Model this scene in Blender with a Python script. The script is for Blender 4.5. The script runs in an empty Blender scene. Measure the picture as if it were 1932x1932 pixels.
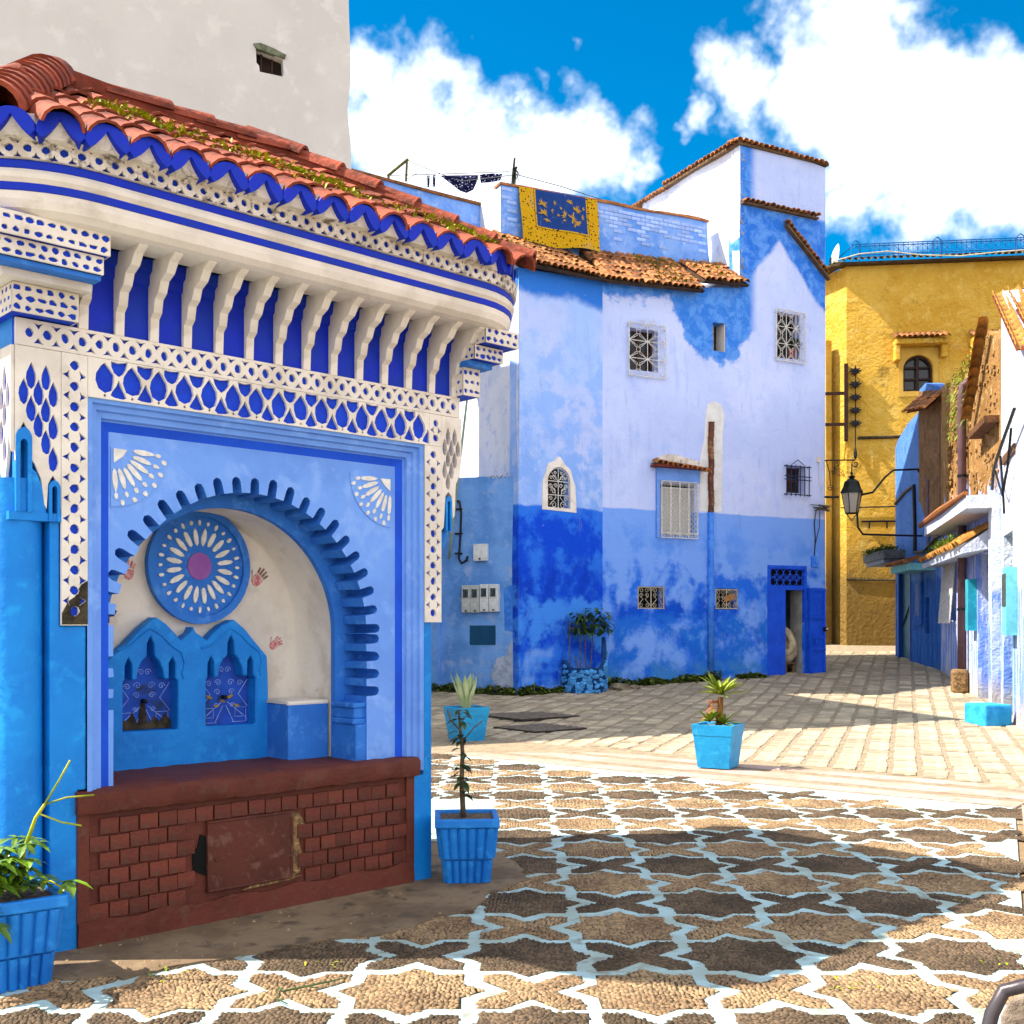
import bpy, bmesh, math, random
from mathutils import Vector, Matrix
from mathutils.geometry import delaunay_2d_cdt
# ---------------------------------------------------------------- camera, sky, sun, exposure
sc = bpy.context.scene
C = sc.collection
R = random.Random(11)
rad = math.radians
cam = bpy.data.cameras.new('camera'); cam_o = bpy.data.objects.new('camera', cam); C.objects.link(cam_o)
cam.sensor_width = 36; cam.lens = 39.13; cam.shift_y = 0.1108; cam.clip_end = 3000
cam_o.location = (0, 0, 1.6); cam_o.rotation_euler = (rad(90), 0, 0)
sc.camera = cam_o
SUN_EL = 51.0
SUN_DIR = Vector((-0.999, -0.04, 0)).normalized() * math.cos(rad(SUN_EL)) + Vector((0, 0, math.sin(rad(SUN_EL))))
sun = bpy.data.lights.new('sun', 'SUN'); sun.energy = 5.0; sun.angle = rad(0.5); sun.color = (1.0, 0.93, 0.80)
sun_o = bpy.data.objects.new('sun', sun); C.objects.link(sun_o)
sun_o.rotation_euler = (-SUN_DIR).to_track_quat('-Z', 'Y').to_euler()
sc.view_settings.view_transform = 'Standard'; sc.view_settings.look = 'None'
sc.view_settings.gamma = 1.0; sc.view_settings.use_curve_mapping = False
sc.view_settings.exposure = 1.32
sc.render.engine = 'CYCLES'
sc.cycles.use_denoising = True
sc.cycles.max_bounces = 5; sc.cycles.diffuse_bounces = 3; sc.cycles.glossy_bounces = 2; sc.cycles.use_adaptive_sampling = True; sc.cycles.adaptive_threshold = .03
W = bpy.data.worlds.new('World'); sc.world = W; W.use_nodes = True
W.cycles.sampling_method = 'MANUAL'; W.cycles.sample_map_resolution = 512

def lin(h):
    r = [int(h[i:i + 2], 16) / 255 for i in (0, 2, 4)]
    return tuple(((c + .055) / 1.055) ** 2.4 if c > .04045 else c / 12.92 for c in r) + (1,)

class NT:
    def __init__(s, tree): s.t = tree; s.n = tree.nodes; s.n.clear()
    def new(s, typ, ins=None, **kw):
        n = s.n.new(typ)
        for k, v in kw.items(): setattr(n, k, v)
        for k, v in (ins or {}).items(): s.put(n.inputs[k], v)
        return n
    def put(s, sock, v):
        if isinstance(v, bpy.types.NodeSocket): s.t.links.new(v, sock)
        elif isinstance(v, bpy.types.Node): s.t.links.new(v.outputs[0], sock)
        else: sock.default_value = v
    def math(s, op, a, b=0.0, c=None, clamp=False):
        n = s.new('ShaderNodeMath', {0: a, 1: b}, operation=op, use_clamp=clamp)
        if c is not None: s.put(n.inputs[2], c)
        return n.outputs[0]
    def mix(s, f, a, b, mode='MIX'):
        n = s.new('ShaderNodeMix', None, data_type='RGBA', blend_type=mode)
        s.put(n.inputs[0], f); s.put(n.inputs[6], a); s.put(n.inputs[7], b)
        return n.outputs[2]
    def noise(s, vec, scale, detail=4, rough=.55, dist=0):
        n = s.new('ShaderNodeTexNoise', {'Scale': scale, 'Detail': detail, 'Roughness': rough, 'Distortion': dist})
        if vec is not None: s.put(n.inputs['Vector'], vec)
        return n.outputs[0]
    def step(s, x, lo, hi):
        n = s.new('ShaderNodeMapRange', {0: x, 1: lo, 2: hi, 3: 0.0, 4: 1.0}, interpolation_type='SMOOTHSTEP')
        return n.outputs[0]
    def ramp(s, f, stops):
        n = s.new('ShaderNodeValToRGB'); s.put(n.inputs[0], f)
        e = n.color_ramp.elements
        while len(e) < len(stops): e.new(.5)
        for el, (p, c) in zip(e, stops): el.position = p; el.color = c
        return n.outputs[0]

# sky: Nishita daylight with fair-weather cumulus described by direction
w = NT(W.node_tree)
sky = w.new('ShaderNodeTexSky', None, sky_type='NISHITA', sun_disc=False, sun_elevation=rad(SUN_EL),
            sun_rotation=math.atan2(SUN_DIR.x, SUN_DIR.y), altitude=600, air_density=1.0, dust_density=0.2, ozone_density=2.5)
hs = w.new('ShaderNodeHueSaturation', {'Hue': .492, 'Saturation': 1.65, 'Value': .84, 'Color': sky.outputs[0]})
tc = w.new('ShaderNodeTexCoord')
D = w.new('ShaderNodeVectorMath', {0: tc.outputs['Generated']}, operation='NORMALIZE').outputs[0]
warp = w.noise(D, 9.0, 6, .6)
warp2 = w.noise(D, 30.0, 3, .6)
wn = w.new('ShaderNodeTexNoise', {'Vector': D, 'Scale': 14.0, 'Detail': 4.0, 'Roughness': .6})
wv = w.new('ShaderNodeVectorMath', {0: wn.outputs['Color'], 1: (.5, .5, .5)}, operation='SUBTRACT').outputs[0]
DW = w.new('ShaderNodeVectorMath', {0: wv, 1: (.085, .085, .085), 2: D}, operation='MULTIPLY_ADD').outputs[0]
dens = None
CLOUDS = [(690, 150, 90), (770, 260, 150), (900, 300, 150), (1030, 310, 140), (1130, 310, 95), (1000, 160, 40), (1205, 320, 55),
          (1630, 80, 105), (1540, 170, 135), (1390, 150, 75), (1650, 230, 165), (1770, 290, 150), (1880, 260, 120),
          (1730, 400, 100), (1890, 370, 110), (1610, 350, 100), (1480, 110, 70), (1100, 110, 34),
          (1285, 205, 38), (1262, 246, 30), (2060, 330, 170), (480, 240, 170), (250, 200, 190), (2300, 420, 190)]
for (x, y, r) in CLOUDS:
    c = Vector(((x - 966) / 2100, 1, (1180 - y) / 2100)).normalized()
    d = w.new('ShaderNodeVectorMath', {0: DW, 1: c}, operation='DISTANCE').outputs['Value']
    v = w.math('SUBTRACT', 1.0, w.math('DIVIDE', d, r / 2180 * 1.22))
    v = w.math('MULTIPLY', v, min(1.0, .35 + r / 240))
    dens = v if dens is None else w.math('MAXIMUM', dens, v)
# rest of the dome: unseen cloud cover, added to whiten the shade fill
big = w.noise(D, 2.6, 3, .5)
away = w.step(w.new('ShaderNodeVectorMath', {0: D, 1: Vector((.13, .9, .42)).normalized()}, operation='DISTANCE').outputs['Value'], .58, .80)
glob = w.math('SUBTRACT', w.math('MULTIPLY', w.step(big, .30, .50), w.math('MULTIPLY', away, 1.0)), .25)
dens = w.math('MAXIMUM', dens, glob)
dens = w.math('ADD', dens, w.math('MULTIPLY', w.math('SUBTRACT', warp, .52), 1.55))
dens = w.math('ADD', dens, w.math('MULTIPLY', w.math('SUBTRACT', warp2, .5), .5))
cm = w.step(dens, .08, .70)
shade = w.noise(D, 5.0, 3, .55)
cs = w.math('MULTIPLY', w.step(dens, .30, .95), w.step(shade, .40, .66))
ccol = w.mix(cs, (8.4, 8.6, 8.9, 1), (4.2, 4.4, 4.8, 1))
out = w.mix(cm, hs.outputs[0], ccol)
bg = w.new('ShaderNodeBackground', {'Color': out, 'Strength': 0.10})
wo = w.new('ShaderNodeOutputWorld', {'Surface': bg.outputs[0]})

# ---------------------------------------------------------------- helpers
def rnd(a, b): return R.uniform(a, b)
class MB:
    def __init__(s): s.v = []; s.f = []; s.m = []
    def add(s, vs, fs, mi=0):
        o = len(s.v); s.v += [tuple(v) for v in vs]
        for f in fs: s.f.append(tuple(i + o for i in f)); s.m.append(mi)
        return s
    def box(s, x0, x1, y0, y1, z0, z1, mi=0):
        return s.add([(x0, y0, z0), (x1, y0, z0), (x1, y1, z0), (x0, y1, z0), (x0, y0, z1), (x1, y0, z1), (x1, y1, z1), (x0, y1, z1)],
                     [(0, 3, 2, 1), (4, 5, 6, 7), (0, 1, 5, 4), (1, 2, 6, 5), (2, 3, 7, 6), (3, 0, 4, 7)], mi)
    def prism(s, poly, y0, y1, mi=0):          # polygon in (x,z), extruded along y
        n = len(poly); a = sum(poly[i][0] * poly[(i + 1) % n][1] - poly[(i + 1) % n][0] * poly[i][1] for i in range(n))
        if a < 0: poly = poly[::-1]
        vs = [(x, y0, z) for x, z in poly] + [(x, y1, z) for x, z in poly]
        fs = [tuple(range(n)), tuple(range(2 * n - 1, n - 1, -1))] + [(i, i + n, (i + 1) % n + n, (i + 1) % n) for i in range(n)]
        return s.add(vs, fs, mi)
    def slab(s, poly, z0, z1, mi=0):           # polygon in (x,y), extruded along z
        n = len(poly); a = sum(poly[i][0] * poly[(i + 1) % n][1] - poly[(i + 1) % n][0] * poly[i][1] for i in range(n))
        if a < 0: poly = poly[::-1]
        vs = [(x, y, z1) for x, y in poly] + [(x, y, z0) for x, y in poly]
        fs = [tuple(range(n)), tuple(range(2 * n - 1, n - 1, -1))] + [(i, i + n, (i + 1) % n + n, (i + 1) % n) for i in range(n)]
        return s.add(vs, fs, mi)
    def tube(s, pts, r, n=6, mi=0):
        pts = [Vector(p) for p in pts]; rs = r if isinstance(r, (list, tuple)) else [r] * len(pts)
        vs = []; fs = []; up = None
        for i, p in enumerate(pts):
            t = (pts[min(i + 1, len(pts) - 1)] - pts[max(i - 1, 0)])
            t = t.normalized() if t.length > 1e-9 else Vector((0, 0, 1))
            if up is None: up = t.orthogonal().normalized()
            up = (up - t * up.dot(t)); up = up.normalized() if up.length > 1e-6 else t.orthogonal().normalized()
            b = t.cross(up)
            vs += [p + (up * math.cos(2 * math.pi * k / n) + b * math.sin(2 * math.pi * k / n)) * rs[i] for k in range(n)]
        for i in range(len(pts) - 1):
            for k in range(n): fs.append((i * n + k, i * n + (k + 1) % n, (i + 1) * n + (k + 1) % n, (i + 1) * n + k))
        fs.append(tuple(range(n - 1, -1, -1))); m = (len(pts) - 1) * n; fs.append(tuple(m + k for k in range(n)))
        return s.add(vs, fs, mi)
    def lathe(s, prof, n=16, cx=0, cy=0, mi=0):
        vs = []; fs = []
        for (r, z) in prof: vs += [(cx + r * math.cos(2 * math.pi * k / n), cy + r * math.sin(2 * math.pi * k / n), z) for k in range(n)]
        for i in range(len(prof) - 1):
            for k in range(n): fs.append((i * n + k, i * n + (k + 1) % n, (i + 1) * n + (k + 1) % n, (i + 1) * n + k))
        fs.append(tuple(range(n - 1, -1, -1))); m = (len(prof) - 1) * n; fs.append(tuple(m + k for k in range(n)))
        return s.add(vs, fs, mi)
    def sheet(s, fn, nu, nv, mi=0):
        vs = [fn(i / nu, j / nv) for j in range(nv + 1) for i in range(nu + 1)]
        return s.add(vs, [(j * (nu + 1) + i, j * (nu + 1) + i + 1, (j + 1) * (nu + 1) + i + 1, (j + 1) * (nu + 1) + i) for j in range(nv) for i in range(nu)], mi)
    def leaf(s, base, d, L, wd, droop=.3, mi=0, n=3, up=Vector((0, 0, 1)), fold=.15):
        d = Vector(d).normalized(); side = d.cross(up)
        side = side.normalized() if side.length > 1e-4 else Vector((1, 0, 0))
        nr = side.cross(d).normalized(); vs = []; fs = []
        for i in range(n + 1):
            t = i / n; c = Vector(base) + d * L * t - Vector((0, 0, 1)) * droop * L * t * t
            hw = wd * .5 * (math.sin(math.pi * (t * .88 + .1)) ** .8 if t < 1 else .02)
            vs += [c - side * hw + nr * fold * hw, c, c + side * hw + nr * fold * hw]
        for i in range(n):
            a = i * 3; fs += [(a, a + 1, a + 4, a + 3), (a + 1, a + 2, a + 5, a + 4)]
        return s.add(vs, fs, mi)
    def mesh(s, name, mats=None, smooth=False):
        m = bpy.data.meshes.new(name); m.from_pydata(s.v, [], s.f)
        if mats is not None:
            for a in (mats if isinstance(mats, (list, tuple)) else [mats]): m.materials.append(a)
            if any(s.m): m.polygons.foreach_set('material_index', s.m)
        if smooth:
            m.polygons.foreach_set('use_smooth', [True] * len(m.polygons))
            if smooth is not True: m.set_sharp_from_angle(angle=rad(smooth))
        m.update(); return m
    def build(s, name, mat, parent=None, loc=(0, 0, 0), rz=0, smooth=False):
        return link(name, s.mesh(name, mat, smooth), parent, loc, rz)
def link(name, mesh, parent=None, loc=(0, 0, 0), rz=0, mat4=None):
    o = bpy.data.objects.new(name, mesh); C.objects.link(o); o.parent = parent
    if mat4 is not None: o.matrix_local = mat4
    else: o.location = loc; o.rotation_euler = (0, 0, rz)
    return o
def tag(o, label=None, cat=None, group=None, kind=None):
    for k, v in (('label', label), ('category', cat), ('group', group), ('kind', kind)):
        if v: o[k] = v
    return o
def thing(name, label, cat, loc=(0, 0, 0), rz=0, group=None):
    return tag(link(name, None, None, loc, rz), label, cat, group)
def bevel(o, wd, seg=2):
    b = o.modifiers.new('bevel', 'BEVEL'); b.width = wd; b.segments = seg; b.limit_method = 'ANGLE'; return o
def inside(p, poly):
    x, y = p; r = False; n = len(poly); j = n - 1
    for i in range(n):
        xi, yi = poly[i]; xj, yj = poly[j]
        if (yi > y) != (yj > y) and x < (xj - xi) * (y - yi) / (yj - yi) + xi: r = not r
        j = i
    return r
def plate(mb, outline, holes, fn, d0, d1, extra=(), mi=0, side_mi=None):
    """plate with real openings: fn(u, v, depth) -> point; front at depth d0, back at d1"""
    vs = []; es = []
    for poly in [outline] + list(holes):
        o = len(vs); n = len(poly); vs += [Vector(p) for p in poly]; es += [(o + i, o + (i + 1) % n) for i in range(n)]
    vs += [Vector(p) for p in extra]
    ov, oe, of, *_ = delaunay_2d_cdt(vs, es, [], 0, 1e-5)
    bb = [(min(p[0] for p in h), max(p[0] for p in h), min(p[1] for p in h), max(p[1] for p in h), h) for h in holes]
    tri = []
    for f in of:
        cx = sum(ov[i].x for i in f) / len(f); cy = sum(ov[i].y for i in f) / len(f)
        if not inside((cx, cy), outline): continue
        if any(b[0] <= cx <= b[1] and b[2] <= cy <= b[3] and inside((cx, cy), b[4]) for b in bb): continue
        tri.append(tuple(f))
    cnt = {}
    for f in tri:
        for i in range(len(f)):
            e = (f[i], f[(i + 1) % len(f)]); cnt[e] = 1
    n = len(ov)
    mb.add([fn(p.x, p.y, d0) for p in ov] + [fn(p.x, p.y, d1) for p in ov], [], mi)
    o = len(mb.v) - 2 * n
    for f in tri:
        mb.f.append(tuple(o + i for i in f)); mb.m.append(mi)
        mb.f.append(tuple(o + n + i for i in reversed(f))); mb.m.append(mi)
    for (a, b) in cnt:
        if (b, a) not in cnt:
            mb.f.append((o + b, o + a, o + n + a, o + n + b)); mb.m.append(mi if side_mi is None else side_mi)
    return mb
def flat(u, v, d): return (u, d, v)
def rect(x0, x1, z0, z1): return [(x0, z0), (x1, z0), (x1, z1), (x0, z1)]
def ell(cx, cy, rx, ry, n=10, rot=0, j=0):
    o = []
    for i in range(n):
        a = 2 * math.pi * i / n; k = 1 + rnd(-j, j)
        x, y = rx * math.cos(a) * k, ry * math.sin(a) * k
        o.append((cx + x * math.cos(rot) - y * math.sin(rot), cy + x * math.sin(rot) + y * math.cos(rot)))
    return o
def shape(cx, cy, pts, sx, sy, j=0):
    return [(cx + x * sx * (1 + rnd(-j, j)), cy + y * sy * (1 + rnd(-j, j))) for x, y in pts]
DROP = [(0, 1), (.34, .66), (.74, .2), (.84, -.25), (.6, -.78), (0, -1), (-.6, -.78), (-.84, -.25), (-.74, .2), (-.34, .66)]
SHIELD = [(-.9, .95), (0, .8), (.9, .95), (.85, .1), (.5, -.6), (0, -1), (-.5, -.6), (-.85, .1)]
SPADE = [(0, 1), (.3, .4), (.75, -.35), (.95, -.75), (.45, -1), (-.45, -1), (-.95, -.75), (-.75, -.35), (-.3, .4)]
TREF = [(-1, .8), (0, .55), (1, .8), (.55, .25), (.3, -.3), (0, -.9), (-.3, -.3), (-.55, .25)]
TRI = [(0, 1), (.3, .1), (1, -.6), (.9, -.95), (-.9, -.95), (-1, -.6), (-.3, .1)]
def arch(cx, z0, wd, h, n=8, pointed=False):
    r = wd / 2; o = [(cx - r, z0), (cx + r, z0)]
    for i in range(n + 1):
        a = math.pi * i / n; k = 1.25 if pointed else 1
        o.append((cx + r * math.cos(a), z0 + h - r * k + r * k * math.sin(a) ** (1.3 if pointed else 1)))
    return o
def gz(x, y):                                   # the square rises gently towards the houses
    P = [(-50, 0), (13.5, 0), (17, .04), (22.4, .23), (26.2, .5), (31, .72), (37, 1.0), (60, 1.6), (900, 1.7)]
    for (a, za), (b, zb) in zip(P, P[1:]):
        if y <= b: return za + (zb - za) * max(0, (y - a)) / (b - a)
    return 1.7

# ---------------------------------------------------------------- materials
def mat(name, c1, c2=None, scale=3.0, rough=.85, bump=.25, bscale=40, c3=None, s3=12, lo=.4, hi=.62, rand=0, island=0, spec=.25, metal=0, vec='Object'):
    m = bpy.data.materials.new(name); m.use_nodes = True; t = NT(m.node_tree)
    co = t.new('ShaderNodeTexCoord').outputs[vec]
    col = lin(c1) if isinstance(c1, str) else c1
    if c2: col = t.mix(t.step(t.noise(co, scale, 4, .6), lo, hi), col, lin(c2))
    if c3: col = t.mix(t.step(t.noise(co, s3, 5, .65, .3), .52, .68), col, lin(c3))
    if rand:
        r = t.new('ShaderNodeObjectInfo').outputs['Random']
        col = t.mix(1.0, col, t.ramp(r, [(0, (1 - rand,) * 3 + (1,)), (1, (1 + rand,) * 3 + (1,))]), 'MULTIPLY')
    if island:
        r = t.new('ShaderNodeNewGeometry').outputs['Random Per Island']
        col = t.mix(1.0, col, t.ramp(r, [(0, (1 - island, 1 - island, 1 - island, 1)), (.5, (1, .97, .93, 1)), (1, (1 + island, 1 + island * .9, 1 + island * .8, 1))]), 'MULTIPLY')
    b = t.new('ShaderNodeBsdfPrincipled', {'Roughness': rough, 'Specular IOR Level': spec, 'Metallic': metal})
    t.put(b.inputs['Base Color'], col)
    if bump:
        h = t.math('ADD', t.noise(co, bscale, 3, .6), t.math('MULTIPLY', t.noise(co, bscale * .17, 2), 1.5))
        bn = t.new('ShaderNodeBump', {'Strength': bump, 'Distance': .02, 'Height': h}); t.put(b.inputs['Normal'], bn)
    t.new('ShaderNodeOutputMaterial', {'Surface': b.outputs[0]})
    m.diffuse_color = lin(c1) if isinstance(c1, str) else c1
    return m
white_pl = mat('white_plaster', 'e4d9cd', 'd3c8bd', 2.5, c3='cdc1b2', s3=5, bump=.25, bscale=25)
white_grime = mat('weathered_white_plaster', 'ddd3c8', 'c4b8aa', 6, c3='7d7266', s3=14, bump=.4, bscale=30)
royal = mat('royal_blue_paint', '0526b4', '062ea6', 5, rough=.6, bump=.15)
cobalt = mat('cobalt_recess_paint', '0a3fca', '0a35b8', 8, rough=.65, bump=.2)
peri = mat('periwinkle_paint', '6f9be6', '6590dc', 2, c3='7ea6ea', s3=5, rough=.7, bump=.2, bscale=22)
peri_d = mat('mid_blue_paint', '2f74cc', '2a69c0', 3, c3='4585d6', s3=9, rough=.7, bump=.25)
navy_strip = mat('strong_blue_paint', '0c4fd0', '0a46c2', 3, rough=.6, bump=.15)
cyan_b = mat('azure_paint', '0f7fd0', '0c74c8', 2.5, c3='1a90da', s3=8, rough=.55, bump=.3, bscale=18)
niche_b = mat('niche_blue_paint', '127bd0', '0e6fc4', 3, c3='1a86d6', s3=10, rough=.6, bump=.3, bscale=20)
niche_dk = mat('niche_back_paint', '1c4bb0', '173f9c', 6, c3='20304a', s3=9, rough=.7)
maroon = mat('oxblood_paint', '612d21', '54261c', 4, c3='5c3828', s3=15, lo=.42, hi=.7, rough=.65, bump=.3, rand=.12)
maroon2 = mat('oxblood_brick_paint', '6a3124', '58281d', 5, c3='553c2e', s3=18, rough=.6, bump=.3, rand=.22)
maroon_dk = mat('rusty_metal_paint', '5a2a20', '4c241b', 3, c3='6a4438', s3=12, rough=.55, bump=.12)
terra = mat('terracotta_tile', '8e422c', '743422', 5, c3='55291c', s3=9, rough=.8, bump=.45, rand=.34)
terra_dk = mat('dark_terracotta', '74301f', '602718', 5, c3='4c2a20', s3=12, rough=.8, bump=.3, rand=.15)
terra_old = mat('weathered_roof_tile', 'a4683c', '7c4e2e', 5, c3='4a4030', s3=11, rough=.9, bump=.6, rand=.5)
petal_w = mat('petal_white', 'e6e0d8', 'd4cdc4', 20, rough=.7, bump=.15)
violet = mat('mauve_boss', '8a4f9c', '92569f', 10, rough=.6, bump=.1)
print_red = mat('red_handprint', 'b8606a', 'd8a8a0', 40, rough=.8, bump=0)
print_dk = mat('brown_fingerprint', '7a5a56', 'a07e78', 60, rough=.8, bump=0)
ink = mat('dark_blue_ink', '14286a', rough=.8, bump=0)
soot = mat('sooty_dirt', '2a241c', '4a4030', 12, rough=.95, bump=.6)
rubble_m = mat('exposed_rubble', '8a6a44', '5c4630', 18, c3='a88a5a', s3=30, rough=.95, bump=.9, bscale=30)
dark = mat('dark_interior', '0a0908', rough=.9, bump=0)
chalk = mat('chalk_lines', '8fa6e2', '6f8cd8', 30, rough=.9, bump=0)
mustard = mat('mustard_scrawl', 'a8861e', '8a7020', 40, rough=.9, bump=0)
grass_m = mat('grass_green', '6f8a1c', '4c6a14', 9, island=.35, rough=.6, bump=0)
grass_y = mat('yellow_green_weed', 'a6a41e', '7c8c18', 9, island=.3, rough=.6, bump=0)
leaf_dk = mat('dark_leaf', '2c4418', '1c3010', 9, island=.35, rough=.45, bump=0, spec=.4)
moss_m = mat('damp_moss', '2c3a14', '1c2410', 14, c3='4a5c22', s3=24, rough=.95, bump=.8)
stem_m = mat('stem_bark', '6a5a42', '4c4030', 20, rough=.9)
iron = mat('black_iron', '15151a', '24242a', 15, rough=.5, bump=.15, metal=.4)
white_iron = mat('white_iron', 'd8d4d0', 'b8b2aa', 30, rough=.55, bump=.1)
# ---------------------------------------------------------------- ground
earth = mat('earthen_mortar', '8a7458', '6c5a44', .8, c3='9a8468', s3=6, bump=.5, bscale=20)
conc = mat('pale_blue_washed_concrete', '9fbabe', '94a49e', 2.2, c3='7e8278', s3=6, lo=.40, hi=.60, bump=.35, bscale=18)
mort = mat('pebble_mortar', '54442f', '443626', 5, bump=.5)
peb_d = mat('dark_pebble', '5a4a39', '46392a', 2.0, island=.42, rough=.7, bump=.1)
peb_l = mat('tan_pebble', '8c7558', '786148', 2.0, island=.38, rough=.7, bump=.1)
pinkc = mat('pink_concrete', 'b0938a', 'a08474', 1.5, c3='8c7864', s3=9, bump=.4)
slab_m = mat('paving_slab_stone', 'a2957e', '8a7d68', 1.6, c3='b3a68e', s3=5, rand=.24, bump=.4)
gravel = mat('paving_joint_gravel', '96866e', '837460', 6, c3='95826a', s3=40, bump=.9, bscale=60)
cem = mat('dirty_cement', '7e6a52', '685542', 2.2, c3='55483a', s3=7, bump=.6, bscale=22)
ys = [-30, 0, 5, 10, 13.5, 15, 17, 19, 21, 22.4, 24, 26.2, 28, 31, 34, 37, 45, 60, 120, 900]
g = MB(); n = len(ys)
g.add([(x, y, gz(0, y) - .012) for y in ys for x in (-400, -30, 0, 30, 400)], [(5 * j + i, 5 * j + i + 1, 5 * j + i + 6, 5 * j + i + 5) for j in range(n - 1) for i in range(4)])
tag(g.build('ground', earth), 'trodden earth and cement ground under the square', None, kind='structure')
FAR = [(-4.2, 16.6), (-.97, 14.0), (.91, 12.4), (2.45, 11.2), (4.4, 9.74)]
def far_y(x):
    for (a, ya), (b, yb) in zip(FAR, FAR[1:]):
        if x <= b: return ya + (yb - ya) * (x - a) / (b - a)
    return 9.74
def right_x(y): return 2.71 + (y - 5.9) * (4.4 - 2.71) / (9.74 - 5.9)
pave = MB().slab([(-5, 1.5), (.75, 1.5), (2.71, 5.9), (4.4, 9.74), (2.45, 11.2), (.91, 12.4), (-.97, 14.0), (-5, 17.2)], -.02, .004).build('pavement', conc)
tag(pave, 'pale blue washed concrete pavement with pebble stars and crosses', None, kind='structure')
kerb = MB().slab([(.86, 1.5), (2.76, 5.88), (4.45, 9.72), (4.85, 9.42), (3.2, 5.7), (1.4, 1.5)], -.02, .035).build('kerb_strip', pinkc, pave)
a8 = [(math.cos(rad(22.5 * i)) * (.37 if i % 2 == 0 else .283), math.sin(rad(22.5 * i)) * (.37 if i % 2 == 0 else .283)) for i in range(16)]
def inset(poly, d):
    n = len(poly); o = []
    for i in range(n):
        p0, p, p1 = Vector(poly[i - 1]), Vector(poly[i]), Vector(poly[(i + 1) % n])
        e0 = (p - p0).normalized(); e1 = (p1 - p).normalized(); n0 = Vector((-e0.y, e0.x)); n1 = Vector((-e1.y, e1.x))
        b = (n0 + n1); b = b / max(.35, b.length_squared / 2) if b.length > 1e-6 else n0
        o.append(tuple(p + b * d))
    return o
star = inset(a8, .038)
cr = []
for q in range(4):                               # diagonal cross between four stars
    c = Vector((.523 * math.cos(rad(90 * q)), .523 * math.sin(rad(90 * q))))
    tips = [tuple(Vector((.37 * math.cos(rad(t)), .37 * math.sin(rad(t)))) + c) if k % 2 == 0 else tuple(Vector((.283 * math.cos(rad(t)), .283 * math.sin(rad(t)))) + c)
            for k, t in enumerate([90 * q + 225, 90 * q + 202.5, 90 * q + 180, 90 * q + 157.5, 90 * q + 135])]
    cr += tips[1:] if True else tips
cr = [p for i, p in enumerate(cr)]
cross = inset(cr, .037)
def pebbles(poly, sp, pm, seed):
    r = random.Random(seed); mb = MB(); pl = [(x * (1 + r.uniform(-.03, .03)), y * (1 + r.uniform(-.03, .03))) for x, y in poly]
    mb.slab(pl, -.004, .0005, 0)
    x = -.4
    row = 0
    while x < .4:
        y = -.4
        while y < .4:
            px, py = x + r.uniform(-.3, .3) * sp, y + r.uniform(-.3, .3) * sp + (row % 2) * sp * .5
            if inside((px, py), pl):
                a = r.uniform(-.5, .5) + math.sin(px * 9) + math.cos(py * 8); L = sp * r.uniform(.52, .74); Wd = sp * r.uniform(.36, .5); h = r.uniform(.004, .009)
                ca, sa = math.cos(a), math.sin(a); vs = []
                for rr, zz in ((1, -.002), (.78, h * .7)):
                    for k in range(6):
                        ux, uy = math.cos(k * math.pi / 3) * L * rr, math.sin(k * math.pi / 3) * Wd * rr
                        vs.append((px + ux * ca - uy * sa, py + ux * sa + uy * ca, zz))
                vs.append((px, py, h))
                mb.add(vs, [(k, (k + 1) % 6, 6 + (k + 1) % 6, 6 + k) for k in range(6)] + [(6 + k, 6 + (k + 1) % 6, 12) for k in range(6)], 1)
            y += sp * .8
        x += sp * .92; row += 1
    return mb.mesh('pebble_panel', [mort, pm], True)
stars = [pebbles(star, .0235, peb_d if i % 2 else peb_l, i) for i in range(6)]
crosses = [pebbles(cross, .0225, peb_d if i % 2 else peb_l, 40 + i) for i in range(6)]
starsF = [pebbles(star, .034, peb_d if i % 2 else peb_l, 80 + i) for i in range(2)]
crossF = [pebbles(cross, .032, peb_d if i % 2 else peb_l, 90 + i) for i in range(2)]
worn = [(-3.1, 5.35), (-2.5, 4.98), (-1.75, 5.02), (-1.25, 5.42), (-.95, 5.6), (-.6, 5.78), (-.42, 6.05), (-.18, 6.3), (-.15, 6.6), (.1, 6.95), (.02, 7.5), (-.3, 8.1), (-1.2, 8.4), (-3.5, 6.2)]
for i in range(-9, 10):
    for j in range(-6, 16):
        x, y = .08 + .52 * i, 6.39 + .51 * j
        if y > far_y(x) - .33 or x > right_x(y) + .05 or y < 3.2 or (inside((x, y), worn) and inside((x + .28, y - .22), worn)): continue
        if abs(x) / y > .62: continue
        if (x + 2.13) * .684 + (y - 5.46) * -.727 < .0 and y < 10 and x < -.35: continue     # under the fountain
        st = (i + j) % 2 == 0; near = y < 9
        ms = (stars if st else crosses) if near else (starsF if st else crossF)
        alt = 1 if (j % 2 == 0) else 0
        k = (R.randrange(3) * 2 + alt) if near else alt
        o = link('star_panel' if st else 'cross_panel', ms[k], pave, (x + rnd(-.012, .012), y + rnd(-.012, .012), .0045), rz=rad(90 * R.randrange(4) + rnd(-3, 3)))
        o['kind'] = 'stuff'
wp = MB()
wpo = []
for (xa, ya), (xb, yb) in zip(worn, worn[1:] + worn[:1]):
    nn = max(2, int(math.dist((xa, ya), (xb, yb)) / .05))
    for k in range(nn): wpo.append((xa + (xb - xa) * k / nn + rnd(-.022, .022), ya + (yb - ya) * k / nn + rnd(-.022, .022)))
wp.slab(wpo, -.01, .016); wp.build('cement_apron', cem, pave)
sr = MB()
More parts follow.
